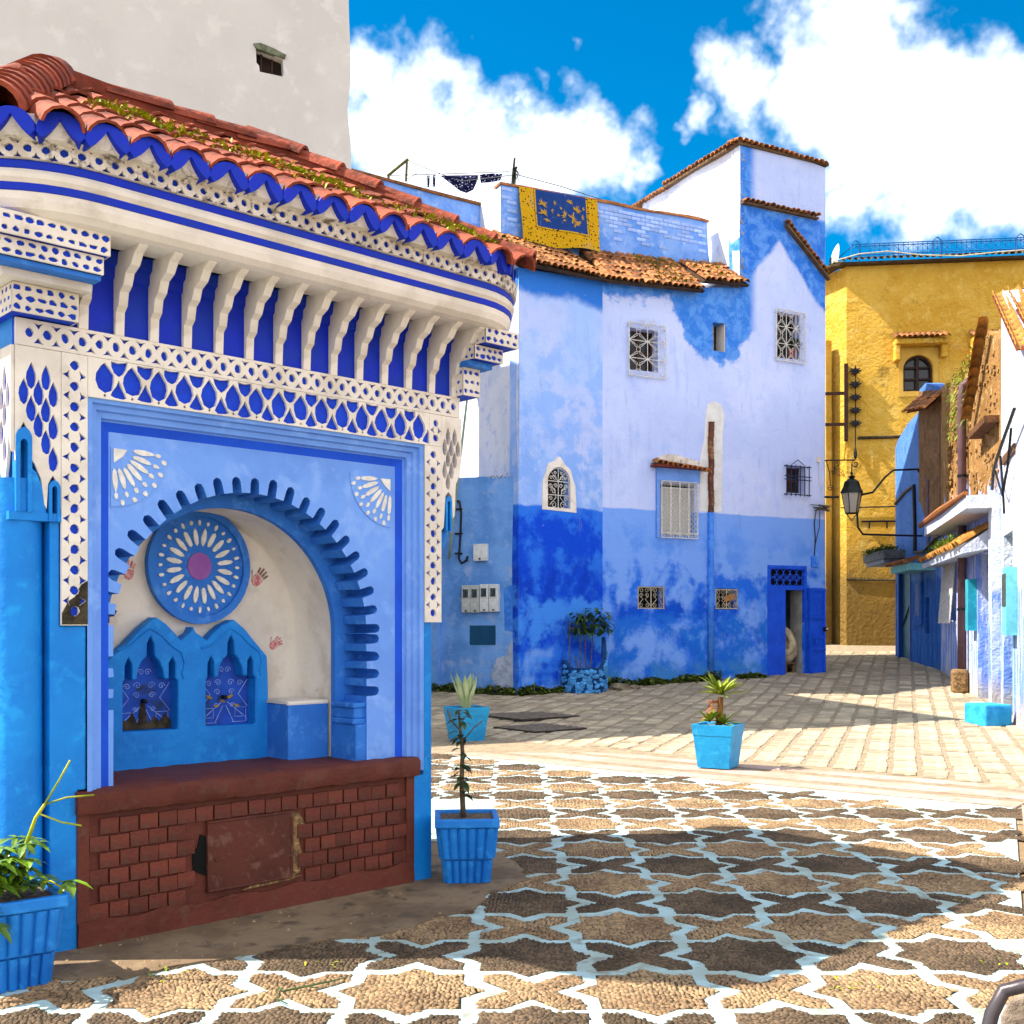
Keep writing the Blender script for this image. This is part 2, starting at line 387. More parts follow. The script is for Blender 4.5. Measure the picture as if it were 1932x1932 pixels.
for k in range(420):                             # loose grit on the apron
    x, y = rnd(-2.6, .1), rnd(4.95, 7.6)
    if inside((x, y), worn) and (x + 2.13) * .684 - (y - 5.46) * .727 > .02 and (k % 3 or (x + 2.13) * .684 - (y - 5.46) * .727 < .25):
        s = rnd(.006, .019); a = rnd(0, 6)
        sr.add([(x + s * math.cos(a + q * 1.257), y + s * .8 * math.sin(a + q * 1.257), .012) for q in range(5)] + [(x, y, .012 + s * .8)], [(q, (q + 1) % 5, 5) for q in range(5)])
o = sr.build('loose_grit', peb_l, pave); o['kind'] = 'stuff'
# border of pink concrete and pebble strips between the star field and the slabs
nrm = Vector((.62, .785))
def band(d0, d1, z): return [(x + nrm.x * d0, y + nrm.y * d0) for x, y in FAR] + [(x + nrm.x * d1, y + nrm.y * d1) for x, y in reversed(FAR)], z
for d0, d1, m_, nm in ((.03, .34, pinkc, 'border_strip'), (.36, .52, gravel, 'pebble_strip'), (.54, .92, pinkc, 'border_strip'), (.94, 1.1, gravel, 'pebble_strip'), (1.12, 1.4, pinkc, 'border_strip')):
    poly, z = band(d0, d1, 0); MB().slab(poly, -.02, .008 if m_ is pinkc else .004).build(nm, m_, pave)
# paving slabs in ladders, up to the houses and into the alley
pv = MB(); prof = [(9.0, 0)] + [(y, 0) for y in ys if 10 <= y <= 60]
pvx = (-14, 26)
pv.add([(x, y, gz(0, y) + .003 - (.011 if y < 13.4 else 0)) for y, _ in prof for x in pvx], [(2 * j, 2 * j + 1, 2 * j + 3, 2 * j + 2) for j in range(len(prof) - 1)])
paving = tag(pv.build('paving', gravel), 'gravel bedded paving of narrow stone slabs before the houses', None, kind='structure')
az = rad(19.5); du = Vector((math.sin(az), math.cos(az))); dv = Vector((math.cos(az), -math.sin(az)))
slm = [bpy.data.meshes.new('slab') for _ in range(0)]
def slab_mesh(L, wd):
    b = MB(); e = .008
    q = [(-wd / 2, -L / 2), (wd / 2, -L / 2), (wd / 2, L / 2), (-wd / 2, L / 2)]
    q2 = [(x - math.copysign(e, x), y - math.copysign(e, y)) for x, y in q]
    b.add([(x, y, -.02) for x, y in q] + [(x, y, .003) for x, y in q] + [(x, y, .009) for x, y in q2],
          [(i, (i + 1) % 4, 4 + (i + 1) % 4, 4 + i) for i in range(4)] + [(4 + i, 4 + (i + 1) % 4, 8 + (i + 1) % 4, 8 + i) for i in range(4)] + [(8, 9, 10, 11)])
    return b
cand = []
for a in range(-10, 50):
    for b in range(0, 98):
        p = dv * (a * .315 - 6) + du * (b * .30 + 9 + (a % 2) * .13)
        x, y = p.x, p.y
        fy = far_y(x) if x < 4.4 else 9.5 - (x - 4.4) * 1.5
        if (Vector((x, y)) - Vector((x, fy))).y * .785 < 1.68 or y > 33 or y < 10.2: continue
        if x / y < -.09 or x / y > .50 or (y > 25 and x < 4): continue
        cand.append((y, x))
cand.sort()
sm = slab_mesh(.285, .245).mesh('slab', slab_m)
rest = MB()
for k, (y, x) in enumerate(cand):
    sl = (gz(0, y + .2) - gz(0, y - .2)) / .4
    M4 = Matrix.Translation((x + rnd(-.01, .01), y + rnd(-.01, .01), gz(0, y) + .004 + rnd(-.005, .006))) @ Matrix.Rotation(math.atan(sl) + rnd(-.012, .012), 4, 'X') @ Matrix.Rotation(-az + rnd(-.05, .05), 4, 'Z')
    if k < 300: link('slab', sm, paving, mat4=M4)
    else:
        b = slab_mesh(.285, .245); rest.add([M4 @ Vector(v) for v in b.v], b.f)
o = rest.build('slab_field', mat('paving_slab_field', 'a2957e', '8a7d68', 1.6, c3='b3a68e', s3=5, island=.26, bump=.4), paving); o['kind'] = 'stuff'
# ---------------------------------------------------------------- tiled fountain (local x along the front, y into it, z up)
ft = thing('tiled_fountain', 'blue and white carved plaster wall fountain under a red tiled hip roof', 'fountain', (-2.13, 5.46, 0), rad(43.25))
# core masonry
core = MB()
core.box(-.3, 2.25, .80, 1.75, 0, 2.4).box(-.3, 2.43, .80, 1.75, 2.4, 3.80)
core.box(-.3, .12, .10, .80, 0, 3.5).box(2.06, 2.25, .10, .80, 0, 2.4).box(2.06, 2.43, .05, .80, 2.75, 3.5).box(2.17, 2.43, .05, .8, 2.4, 2.75).box(.12, 2.06, .10, .80, 2.6, 2.75).box(-.3, 2.06, .03, .80, 2.75, 3.5)
core.build('masonry_core', cyan_b, ft)
# front facing around the panel
fr = MB()
def nest(mb, inA, inB, yA, yB, mi):
    A = rect(.045 + inA, 2.165 - inA, .70, 2.735 - inA); B = rect(.045 + inB, 2.165 - inB, .70, 2.735 - inB)
    L = lambda P, y: [(P[0][0], y, .70), (P[3][0], y, P[3][1]), (P[2][0], y, P[2][1]), (P[1][0], y, .70)]
    a, b = L(A, yA), L(B, yB)
    mb.add(a + b, [(i, i + 1, i + 5, i + 4) for i in range(3)], mi)
st = [(0, -.004), (.028, .0), (.034, .022), (.058, .026), (.064, .045), (.092, .050), (.098, .075), (.104, .08), (.150, .095)]
for (a, ya), (b, yb) in zip(st[:-1], st[1:]): nest(fr, a, b, ya, yb, 1 if b > .12 else 0)
fr.build('stepped_frame', [peri, navy_strip], ft)
CX, CZ = 1.01, 1.55
def gear(ro, ri, stp=7.6, hw=1.8):
    R_ = []                                        # right jamb upwards, over the arch, left jamb down
    z = 1.20; jn = []
    while z < CZ - .03: jn.append(z); z += .106
    dz = ro * rad(hw); o = [(CX + ri, .76)]
    NP = lambda r: ((-1.12, ri), (-1, ro - .03), (-.75, ro - .01), (0, ro), (.75, ro - .01), (1, ro - .03), (1.12, ri))
    for z in jn: o += [(CX + r + rnd(-.003, .003), z + f * dz) for f, r in NP(0)]
    n = int(180 / stp)
    for k in range(n + 1):
        c = (k + .15) * 180 / n + 1
        if c > 181: break
        e_ = rnd(-.008, .008); o += [(CX + (r + (e_ if r != ri else 0)) * math.cos(rad(c + f * hw)), CZ + (r + (e_ if r != ri else 0)) * math.sin(rad(c + f * hw))) for f, r in NP(0)]
    for z in reversed(jn[:-1]): o += [(CX - r + rnd(-.003, .003), z - f * dz) for f, r in NP(0)]
    o.append((CX - ri, .76))
    return o
def horseshoe(r, n=36, z0=.76):
    return [(CX + r, z0)] + [(CX + r * math.cos(math.pi * k / n), CZ + r * math.sin(math.pi * k / n)) for k in range(n + 1)] + [(CX - r, z0)]
pn = MB(); plate(pn, rect(.112, 2.02, .72, 2.6), [gear(.885, .79)], flat, .095, .33, side_mi=1)
arch_panel = pn.build('arch_panel', [peri, peri_d], ft)
rg = MB(); plate(rg, rect(.15, 2.05, .72, 2.6), [horseshoe(.725)], flat, .335, .38)
rg.build('inner_arch', peri_d, ft)
tn = MB(); hs_ = horseshoe(.735); n = len(hs_)
tn.add([(x, .37, z) for x, z in hs_] + [(x, .70, CZ + (z - CZ) * .995) for x, z in hs_] + [(CX + (x - CX) * .955, .758, CZ + (z - CZ) * .965) for x, z in hs_], [(i, i + 1, n + i + 1, n + i) for i in range(n - 1)] + [(n + i, n + i + 1, 2 * n + i + 1, 2 * n + i) for i in range(n - 1)])
tn.add([(.1, .756, .7), (2.0, .756, .7), (2.0, .756, 2.5), (.1, .756, 2.5)], [(0, 1, 2, 3)])
alc = tn.build('alcove', white_pl, ft, smooth=40)
for s in (1, -1):                                  # blue jamb bases inside the arch
    jb = MB(); x = lambda a: CX + s * a
    for (a, b, y0, y1, z0, z1) in ((.43, .72, .40, .74, .77, 1.12), (.715, .90, .10, .355, .77, 1.0), (.70, .87, .11, .35, 1.0, 1.035), (.715, .84, .12, .345, 1.035, 1.10), (.70, .85, .11, .35, 1.10, 1.13))[:5 if s > 0 else 1]:
        if s < 0: a, b, y0, y1 = .66, .735, .45, .74
        jb.box(min(x(a), x(b)), max(x(a), x(b)), y0, y1, z0, z1)
    bevel(jb.build('jamb_base', peri_d, ft), .008)
for s in (1,):
    cpb = MB(); cpb.tube([(CX + s * .72, .41, 1.125), (CX + s * .43, .41, 1.125)], .013, 8).box(min(CX + s * .425, CX + s * .72), max(CX + s * .425, CX + s * .72), .41, .75, 1.121, 1.139)
    cpb.build('impost', white_pl, ft)
# medallion with petals
mc = (1.02, 1.955)
md = MB(); plate(md, ell(mc[0], mc[1], .325, .34, 40), [], flat, .715, .757)
med = md.build('medallion', peri_d, ft)
rm = MB(); plate(rm, ell(mc[0], mc[1], .332, .347, 40), [ell(mc[0], mc[1], .288, .302, 40)], flat, .692, .72); rm.build('rim', peri_d, med, smooth=30)
bs = MB(); plate(bs, ell(mc[0], mc[1], .078, .082, 20), [], flat, .708, .72); bs.build('boss', violet, med)
for k in range(20):
    a = 2 * math.pi * (k + .5) / 20; c, s = math.cos(a), math.sin(a)
    p = MB(); p.prism(ell(mc[0] + .168 * c, mc[1] + .176 * s, .052, .0155, 8, a, .1), .703, .72); p.build('petal', petal_w, med)
for k in range(28):
    a = 2 * math.pi * k / 28; c, s = math.cos(a), math.sin(a)
    p = MB(); p.prism(ell(mc[0] + .250 * c, mc[1] + .262 * s, .018 if k % 2 else .013, .010, 6, a, .2), .705, .72); p.build('bead', petal_w, med)
# two-gabled spout niche
SX = lambda s: .93 + (s - .81) * 1.045
SZ = lambda z: .76 + (z - .76) * 1.035
out = [(.302, .74), (.305, 1.2), (.329, 1.383), (.43, 1.47), (.52, 1.56), (.599, 1.62), (.66, 1.58), (.72, 1.52), (.748, 1.486), (.775, 1.512), (.805, 1.53), (.822, 1.568), (.838, 1.53), (.87, 1.512), (.907, 1.484), (.95, 1.53), (1.0, 1.57), (1.077, 1.607), (1.15, 1.55), (1.23, 1.46), (1.297, 1.388), (1.305, 1.2), (1.313, .74)]
def nich(c):
    w_ = .158
    return [(c - w_, .99), (c + w_, .985), (c + w_ * 1.02, 1.265), (c + .145, 1.27), (c + .145, 1.36), (c + .128, 1.395), (c + .108, 1.36), (c + .106, 1.27), (c + .078, 1.275), (c + .07, 1.33), (c + .045, 1.38), (c + .022, 1.40), (c + .02, 1.47), (c, 1.515), (c - .02, 1.47), (c - .022, 1.40), (c - .05, 1.375), (c - .075, 1.32), (c - .08, 1.275), (c - .106, 1.27), (c - .108, 1.36), (c - .128, 1.395), (c - .147, 1.35), (c - .148, 1.27), (c - w_, 1.265)]
sp = MB(); T = lambda P: [(SX(x), SZ(z)) for x, z in P]
plate(sp, T(out), [T(nich(.57)), T(nich(1.06))], flat, .64, .735)
spn = bevel(sp.build('spout_niche', niche_b, ft), .006, 1)
bk = MB()
for c in (.57, 1.06): bk.box(SX(c - .17), SX(c + .17), .728, .745, SZ(.95), SZ(1.41)).box(SX(c - .05), SX(c + .05), .7285, .7455, SZ(1.41), SZ(1.53))
bk.build('niche_back', niche_dk, spn)
for c in (.57, 1.06):                              # moulded hood line above each niche, spout and painted scrolls
    hd = MB(); hd.tube([(SX(c + dx), .638, SZ(z)) for dx, z in ((-.19, 1.44), (-.12, 1.46), (-.05, 1.52), (0, 1.555), (.06, 1.52), (.12, 1.46), (.18, 1.42), (.2, 1.36), (.185, 1.3), (.195, 1.27))], .007, 6)
    hd.build('hood_moulding', niche_b, spn)
    dr = MB()
    def spiral(cx, cz, r, turns=1.6, flip=1):
        pts = [(SX(cx + flip * r * (1 - t / 16) * math.cos(t / 16 * turns * 6.283)), .7255, SZ(cz + r * (1 - t / 16) * math.sin(t / 16 * turns * 6.283))) for t in range(16)]
        dr.tube(pts, .0025, 4)
    for sx in (1, -1):
        for (x, z, r) in ((.04, 1.235, .022), (.045, 1.18, .02), (.10, 1.23, .02), (.05, 1.10, .016), (.02, 1.31, .02)): spiral(c + sx * x, z, r, 1.5, sx)
        for L in ([(.02, 1.12), (.145, 1.02), (.145, 1.0)], [(.15, 1.25), (.09, 1.165), (.15, 1.09)], [(.05, 1.0), (.14, 1.0), (.14, 1.085), (.07, 1.085), (.07, 1.03), (.12, 1.03)], [(.01, 1.10), (.06, 1.0)]):
            dr.tube([(SX(c + sx * x), .7255, SZ(z)) for x, z in L], .0028, 4)
    dr.build('painted_scrolls', chalk, spn)
    tp = MB(); tp.tube([(SX(c - .01), .73, SZ(1.15)), (SX(c - .01), .69, SZ(1.15)), (SX(c - .01), .685, SZ(1.14))], .013, 8); tp.build('spout', iron, spn)
ms = MB(); ms.prism([(SX(.57 + dx), SZ(z)) for dx, z in ((-.155, .992), (.155, .99), (.155, 1.03), (.12, 1.075), (.09, 1.03), (.06, 1.06), (.02, 1.02), (0, 1.14), (-.022, 1.14), (-.04, 1.02), (-.07, 1.09), (-.1, 1.04), (-.155, 1.06))], .722, .729)
ms.build('algae_stain', soot, spn)
my = MB()
for k in range(6):
    x = 1.06 - .14 + k * .044; my.prism(ell(SX(x), SZ(1.125 + .03 * math.sin(k * 2.1)), .022, .007, 7, rnd(-1, 1), .3), .723, .7275)
my.build('painted_scrawl', mustard, spn)
# hand prints and a letter on the alcove wall
def hand(cx, cz, rot, s, m1, m2):
    h = MB(); f = MB(); rt = lambda x, z: (cx + s * (x * math.cos(rot) - z * math.sin(rot)), cz + s * (x * math.sin(rot) + z * math.cos(rot)))
    h.prism([rt(x, z) for x, z in ((-.035, -.04), (0, -.055), (.03, -.04), (.042, 0), (.038, .035), (-.038, .035), (-.045, 0))], .7515, .7548)
    for x, L, a in ((-.034, .05, .22), (-.012, .065, .06), (.011, .062, -.08), (.033, .048, -.25)):
        f.prism([rt(x + (u * math.cos(a) - v * math.sin(a)), .045 + (u * math.sin(a) + v * math.cos(a))) for u, v in ((-.008, 0), (.008, 0), (.009, L * .5), (.007, L), (-.006, L), (-.009, L * .5))], .7515, .7548)
    f.prism([rt(*q) for q in ((-.05, -.01), (-.042, -.025), (-.075, .02), (-.088, .035), (-.08, .012))], .7515, .7548)
    o = h.build('handprint', m1, alc); f.build('fingers', m2, o)
hand(1.435, 1.885, -.75, .8, print_red, print_dk); hand(1.555, 1.475, -.95, .62, print_red, print_red); hand(.60, 1.90, -.1, .7, print_red, print_red)
pl = MB(); px, pz = .478, 1.665
pl.tube([(px, .753, pz - .05), (px, .753, pz + .035), (px + .03, .753, pz + .035), (px + .045, .753, pz + .015), (px + .03, .753, pz - .008), (px + .005, .753, pz - .01)], .006, 5)
pl.build('painted_letter', ink, alc)
# quarter rosettes in the upper corners
for side, (x0, z0) in ((1, (.205, 2.515)), (-1, (1.985, 2.515))):
    q = MB(); q.prism([(x0, z0)] + [(x0 + side * .31 * math.sin(rad(a)), z0 - .31 * math.cos(rad(a))) for a in range(0, 91, 10)], .089, .0935)
    ro = q.build('corner_rosette', peri, ft)
    c_ = MB(); c_.prism([(x0 + side * .012, z0 - .012), (x0 + side * .085, z0 - .014), (x0 + side * .06, z0 - .05), (x0 + side * .014, z0 - .085)], .083, .09); c_.build('petal', petal_w, ro)
    for k in range(7):
        a = rad(4 + 13.6 * k); c, s = math.sin(a) * side, -math.cos(a)
        p = MB(); p.prism(ell(x0 + .165 * c + side * .008, z0 + .165 * s - .008, .058, .014, 8, math.atan2(s, c), .12), .083, .09); p.build('petal', petal_w, ro)
        p = MB(); p.prism(ell(x0 + .245 * c + side * .008, z0 + .245 * s - .008, .018, .011, 6, math.atan2(s, c), .2), .084, .09); p.build('bead', petal_w, ro)
        if k < 6:
            a = rad(11 + 13.6 * k); c, s = math.sin(a) * side, -math.cos(a)
            p = MB(); p.prism(ell(x0 + .285 * c + side * .006, z0 + .285 * s - .006, .016, .012, 6, math.atan2(s, c), .2), .084, .09); p.build('bead', petal_w, ro)
# brick-faced base with ledge
bw = MB(); bw.box(0, 2.085, .012, .8, .0, .69)
base = bw.build('base_wall', maroon, ft)
pl_ = MB(); top = [(0.0 + i * .104, .135 + .012 * math.sin(i * 1.7) - .0 * i) for i in range(21)]
pl_.prism([(-.004, -.02), (2.09, -.02)] + [(x, z) for x, z in reversed(top)], -.012, .02); pl_.prism(rect(-.004, .055, .13, .69), -.004, .02); pl_.prism(rect(2.03, 2.09, .13, .69), -.004, .02)
pl_.build('plinth', maroon, base)
bm_ = MB(); bm_.box(-.049, .049, -.0, .014, -.038, .038); bmesh_ = bm_.mesh('brick', maroon2)
for r in range(6):
    z = .178 + r * .084; x = .105 + (r % 2) * .052
    while x < 2.0:
        if not (.60 < x < 1.30 and .17 < z < .57) :
            o = link('brick', bmesh_, base, (x + rnd(-.003, .003), -.004 + rnd(-.002, .003), z + rnd(-.003, .003)))
            o.rotation_euler = (rnd(-.02, .02), rnd(-.03, .03), rnd(-.02, .02)); o.scale = (rnd(.95, 1.0), 1, rnd(.95, 1.0))
        x += .104
lg = MB(); n = 30
lg.add([(.0 - .012 + 2.125 * i / n, y + rnd(-.006, .006) * (1 if y < .1 else 0), z + rnd(-.004, .004)) for (y, z) in ((-.03, .672), (-.036, .70), (-.034, .762), (-.01, .782), (.30, .784), (.76, .784)) for i in range(n + 1)],
       [(j * (n + 1) + i, j * (n + 1) + i + 1, (j + 1) * (n + 1) + i + 1, (j + 1) * (n + 1) + i) for j in range(5) for i in range(n)])
lg.add([(-.012, -.03, .672), (2.113, -.03, .672), (2.113, .05, .672), (-.012, .05, .672)], [(3, 2, 1, 0)])
for x in (-.012, 2.113): lg.add([(x, -.03, .672), (x, -.036, .70), (x, -.034, .762), (x, -.01, .782), (x, .3, .784), (x, .3, .672)], [(0, 1, 2, 3, 4, 5) if x > 1 else (5, 4, 3, 2, 1, 0)])
lg.build('ledge', maroon, ft, smooth=40)
dp = MB(); dp.box(.69, 1.215, -.008, .013, .175, .555); dp.box(.69, 1.215, -.014, .0, .175, .187).box(.69, 1.215, -.014, .0, .543, .555).box(.69, .702, -.014, .0, .187, .543).box(1.203, 1.215, -.014, .0, .187, .543)
dp.tube([(.745, -.008, .345), (.745, -.015, .345)], .013, 8); dp.tube([(1.215, -.004, .2), (1.215, -.004, .53)], .008, 6)
bevel(tag(dp.build('access_door', maroon_dk, ft), 'rust brown metal access door set in the brick base'), .003, 1)
MB().prism([(.615, .30), (.66, .28), (.70, .26), (.70, .47), (.655, .49), (.64, .42), (.61, .40)], .004, .0125).build('broken_gap', dark, base)
MB().prism([(1.21, .17), (1.27, .20), (1.285, .30), (1.26, .38), (1.30, .47), (1.27, .53), (1.21, .55)], .002, .0125).build('broken_gap', rubble_m, base)
MB().prism([(.9, .155), (1.05, .16), (1.2, .165), (1.28, .18), (1.2, .176), (.95, .172)], -.006, .0125).build('broken_gap', rubble_m, base)
# pilasters, corner column
for pg_ in ([(-.135, -.01), (-.001, -.01), (-.001, .79), (.043, .79), (.043, 1.598), (-.087, 1.598), (-.087, 2.11), (-.135, 2.11)], [(2.087, -.01), (2.235, -.01), (2.235, 1.66), (2.168, 1.66), (2.168, .668), (2.087, .668)]):
    bevel(MB().prism(pg_, .003, .6).build('pilaster', cyan_b, ft), .008)
cl = MB(); cl.lathe([(.135, -.01), (.135, .05), (.122, .12), (.118, 2.3)], 28, -.255, .115); cl.build('corner_column', cyan_b, ft, smooth=40)
cl2 = MB(); cl2.lathe([(.045, 2.1), (.07, 2.2), (.07, 2.45)], 20, 2.36, .10); cl2.build('corner_column', cyan_b, ft, smooth=40)
# carved lattice: white plate pierced over a blue backing
def small_band(u0, u1, v0, v1, pitch, vert=False):
    H = []; L = (v1 - v0) if vert else (u1 - u0); n = max(1, round(L / pitch)); p = L / n; Wd = (u1 - u0) if vert else (v1 - v0)
    for k in range(n):
        t = (k + .5) * p
        for kind in ('dot', 'a', 'b'):
            if kind == 'dot':
                c = (u0 + Wd / 2, v0 + t) if vert else (u0 + t, v0 + Wd / 2)
                H.append(ell(c[0], c[1], p * .24 if not vert else p * .23, p * .29 if not vert else p * .24, 8, 0, .14))
            else:
                sg = 1 if kind == 'a' else -1; tt = t + p * .5
                if tt > L - p * .25: continue
                if vert: H.append([(u0 + Wd / 2 + sg * (Wd * .31 + y * p * .20), v0 + tt + x * p * .25) for x, y in shape(0, 0, TREF, 1, -1, .15)])
                else: H.append([(u0 + tt + x * p * .30, v0 + Wd / 2 + sg * (Wd * .31 - y * -p * .20)) for x, y in shape(0, 0, TREF, 1, 1, .15)])
    return H
blue_back = MB()
lat = MB()
H = small_band(-.28, 2.44, 2.935, 3.05, .085)
plate(lat, rect(-.30, 2.45, 2.928, 3.055), H, flat, -.016, .003)
blue_back.box(-.30, 2.45, .002, .02, 2.93, 3.05)
H = []
for k in range(15):
    x = .13 + k * .142
    H.append(shape(x, 2.835, DROP, .060, .078, .08)); H.append(shape(x + .071, 2.887, SHIELD, .049, .037, .12) if x + .1 < 2.2 else shape(x, 2.86, DROP, .001, .001))
    if x + .071 < 2.2: H.append(shape(x + .071, 2.782, SPADE, .044, .046, .1))
    H.append(ell(x, 2.745, .007, .008, 6, 0, .2))
H = [h for h in H if max(p[0] for p in h) - min(p[0] for p in h) > .004]
plate(lat, rect(.045, 2.20, 2.728, 2.926), H, flat, -.015, .004)
blue_back.box(.045, 2.20, .003, .021, 2.73, 2.925)
plate(lat, rect(-.085, .043, 1.60, 2.926), small_band(-.085, .043, 1.62, 2.92, .098, True), flat, -.014, .004)
blue_back.box(-.085, .043, .003, .02, 1.6, 2.925)
plate(lat, rect(2.168, 2.30, 1.62, 2.726), small_band(2.168, 2.30, 1.63, 2.72, .098, True), flat, -.014, .004)
plate(lat, rect(2.203, 2.30, 2.728, 2.926), small_band(2.21, 2.30, 2.73, 2.92, .098, True), flat, -.013, .004)
blue_back.box(2.168, 2.30, .004, .02, 1.62, 2.925)
def drops(u0, u1, v0, v1, px, pz, outline):
    H = []; r = 0; z = v1 - pz * .5
    while z > v0:
        x = u0 + px * (.52 + .5 * (r % 2))
        while x < u1 + px:
            h = shape(x, z, DROP, px * .42, pz * .50, .07)
            if all(inside(q, outline) and inside((q[0] + .005, q[1] - .006), outline) and inside((q[0] - .005, q[1] - .004), outline) for q in h): H.append(h)
            x += px
        z -= pz * .62; r += 1
    return H
ol = [(-.30, 2.926), (-.30, 2.38), (-.285, 2.52), (-.262, 2.565), (-.24, 2.52), (-.235, 2.40), (-.21, 2.37), (-.18, 2.30), (-.165, 2.18), (-.155, 2.16), (-.148, 2.28), (-.125, 2.325), (-.10, 2.28), (-.087, 2.16), (-.087, 2.926)]
plate(lat, ol, drops(-.297, -.087, 2.15, 2.93, .069, .125, ol), flat, -.012, .004)
blue_back.prism(ol, .004, .02)
fs_ = lambda u, v, d: (-.305 + d, u, v)            # left return of the fountain, in sun
ol2 = [(0, 2.926), (0, 2.42), (.03, 2.52), (.05, 2.4), (.10, 2.2), (.13, 2.32), (.16, 2.38), (.2, 2.5), (.25, 2.55), (.3, 2.5), (.34, 2.3), (.4, 2.2), (.45, 2.3), (.5, 2.5), (.6, 2.4), (.9, 2.3), (.9, 2.926)]
plate(lat, ol2, drops(0, .9, 2.2, 2.93, .085, .135, ol2), fs_, -.012, .003)
blue_back.add([(-.303, y, z) for y, z in ol2], [tuple(range(len(ol2)))])
ol3 = [(2.302, 3.0), (2.302, 2.20), (2.32, 2.22), (2.335, 2.42), (2.36, 2.45), (2.385, 2.42), (2.395, 2.28), (2.41, 2.30), (2.42, 2.50), (2.45, 2.56), (2.468, 2.66), (2.465, 2.85), (2.47, 3.0)]
ol3 = [(u, v if v < 3 else 2.926) for u, v in ol3]
plate(lat, ol3, drops(2.30, 2.47, 2.2, 2.93, .055, .115, ol3), flat, -.012, .03)
blue_back.prism([(u, v) for u, v in ol3], .031, .045)
lat.build('carved_lattice', white_pl, ft); blue_back.build('lattice_recess', cobalt, ft)
# stalactite arches under the corner lattices
for (x, z0, wd, h) in ((-.262, 2.14, .075, .40), (-.118, 2.10, .055, .2), (2.36, 2.20, .05, .22)):
    na = MB(); plate(na, arch(x, z0, wd, h, 8, True), [arch(x, z0 + .001, wd * .45, h * .86, 8, True)], flat, -.018, .03); na.build('stalactite_arch', cyan_b, ft)
na = MB(); na.box(-.33, -.08, -.012, .05, 2.10, 2.14)
na.prism([(-.235, 2.14), (-.235, 2.36), (-.2, 2.33), (-.17, 2.25), (-.155, 2.14)], -.008, .03); na.prism([(-.30, 2.14), (-.30, 2.3), (-.29, 2.36), (-.285, 2.14)], -.008, .03)
na.build('stalactite_step', cyan_b, ft)
stain = MB(); stain.prism([(-.083, 1.605), (.043, 1.605), (.043, 1.83), (.01, 1.80), (-.02, 1.74), (-.05, 1.70), (-.083, 1.68)], -.017, -.0145)
sh = MB(); plate(sh, [(-.083, 1.605), (.043, 1.605), (.043, 1.82), (.01, 1.80), (-.02, 1.74), (-.05, 1.72), (-.083, 1.66)], small_band(-.085, .043, 1.62, 1.82, .098, True)[:4], flat, -.0165, -.0145)
sh.build('soot_stain', soot, ft)
# S-curved brackets between cornice and lattice
FP = [(.0, 3.055), (-.022, 3.055), (-.028, 3.17), (-.06, 3.195), (-.075, 3.26), (-.115, 3.285), (-.14, 3.34), (-.20, 3.365), (-.24, 3.415), (-.29, 3.44), (-.30, 3.46), (.0, 3.46)]
BPf = [(.002, 3.05), (.002, 3.33), (-.015, 3.345), (-.02, 3.39), (-.045, 3.405), (-.055, 3.46)]
nf = 13; pit = (2.40 - .02) / nf
rb = MB(); rb.add([(x, y, z) for (y, z) in BPf for x in (-.02, 2.44)], [(2 * i, 2 * i + 1, 2 * i + 3, 2 * i + 2) for i in range(len(BPf) - 1)]); rb.build('bracket_recess', royal, ft)
fb = MB(); m_ = len(FP); th = .046
fb.add([(-th / 2, y, z) for y, z in FP] + [(th / 2, y, z) for y, z in FP], [tuple(range(m_)), tuple(range(2 * m_ - 1, m_ - 1, -1))] + [(i, (i + 1) % m_, m_ + (i + 1) % m_, m_ + i) for i in range(m_)])
fbm = fb.mesh('bracket', white_pl)
for k in range(nf + 1): link('bracket', fbm, ft, (.02 + k * pit, 0, 0))
# dotted corner corbels
def corbel(x0, x1, blocks):
    cb = MB(); pb = MB()
    for (a, b, y0, z0, z1) in blocks:
        H = []
        nx = max(2, round((b - a) / .052)); nz = max(2, round((z1 - z0) / .05))
        for i in range(nx):
            for j in range(nz):
                H.append(ell(a + (b - a) * (i + .5 + .22 * (j % 2) - .11) / nx, z0 + (z1 - z0) * (j + .5) / nz, (.0185 + rnd(-.004, .004)), .0135 + rnd(-.003, .003), 8, 0, .28))
        plate(cb, rect(a, b, z0, z1), H, flat, y0, y0 + .012)
        pb.box(a + .003, b - .003, y0 + .011, .3, z0 + .003, z1 - .003)
        Hs = [ell(y0 + .03 + (.05 * i) + .02 * (j % 2), z0 + (z1 - z0) * (j + .5) / nz, .014, .012, 7, 0, .3) for i in range(int(max(0, (-y0 + .1)) / .05)) for j in range(nz)]
        for xs, d in ((a, 1), (b, -1)):
            plate(cb, rect(y0 + .001, .25, z0, z1), Hs, (lambda u, v, dd, xs=xs, d=d: (xs - d * .0 + d * dd, u, v)), 0.0, .0025)
    o = cb.build('corbel', white_pl, ft); pb.build('corbel_recess', cobalt, o)
corbel(0, 0, [(-.52, .035, -.30, 3.345, 3.45), (-.50, .015, -.27, 3.26, 3.343), (-.345, -.035, -.10, 3.06, 3.195)])
MB().prism([(-.41, 3.198), (-.005, 3.198), (.0, 3.235), (-.42, 3.235)], -.17, .3).build('corbel_lip', white_pl, ft)
corbel(0, 0, [(2.42, 2.70, -.30, 3.36, 3.46), (2.40, 2.64, -.22, 3.27, 3.355), (2.41, 2.55, -.10, 3.06, 3.235)])
MB().box(-.47, .01, -.25, .3, 3.236, 3.258).build('corbel_band', peri_d, ft); MB().box(2.40, 2.6, -.16, .3, 3.235, 3.27).build('corbel_band', peri_d, ft)
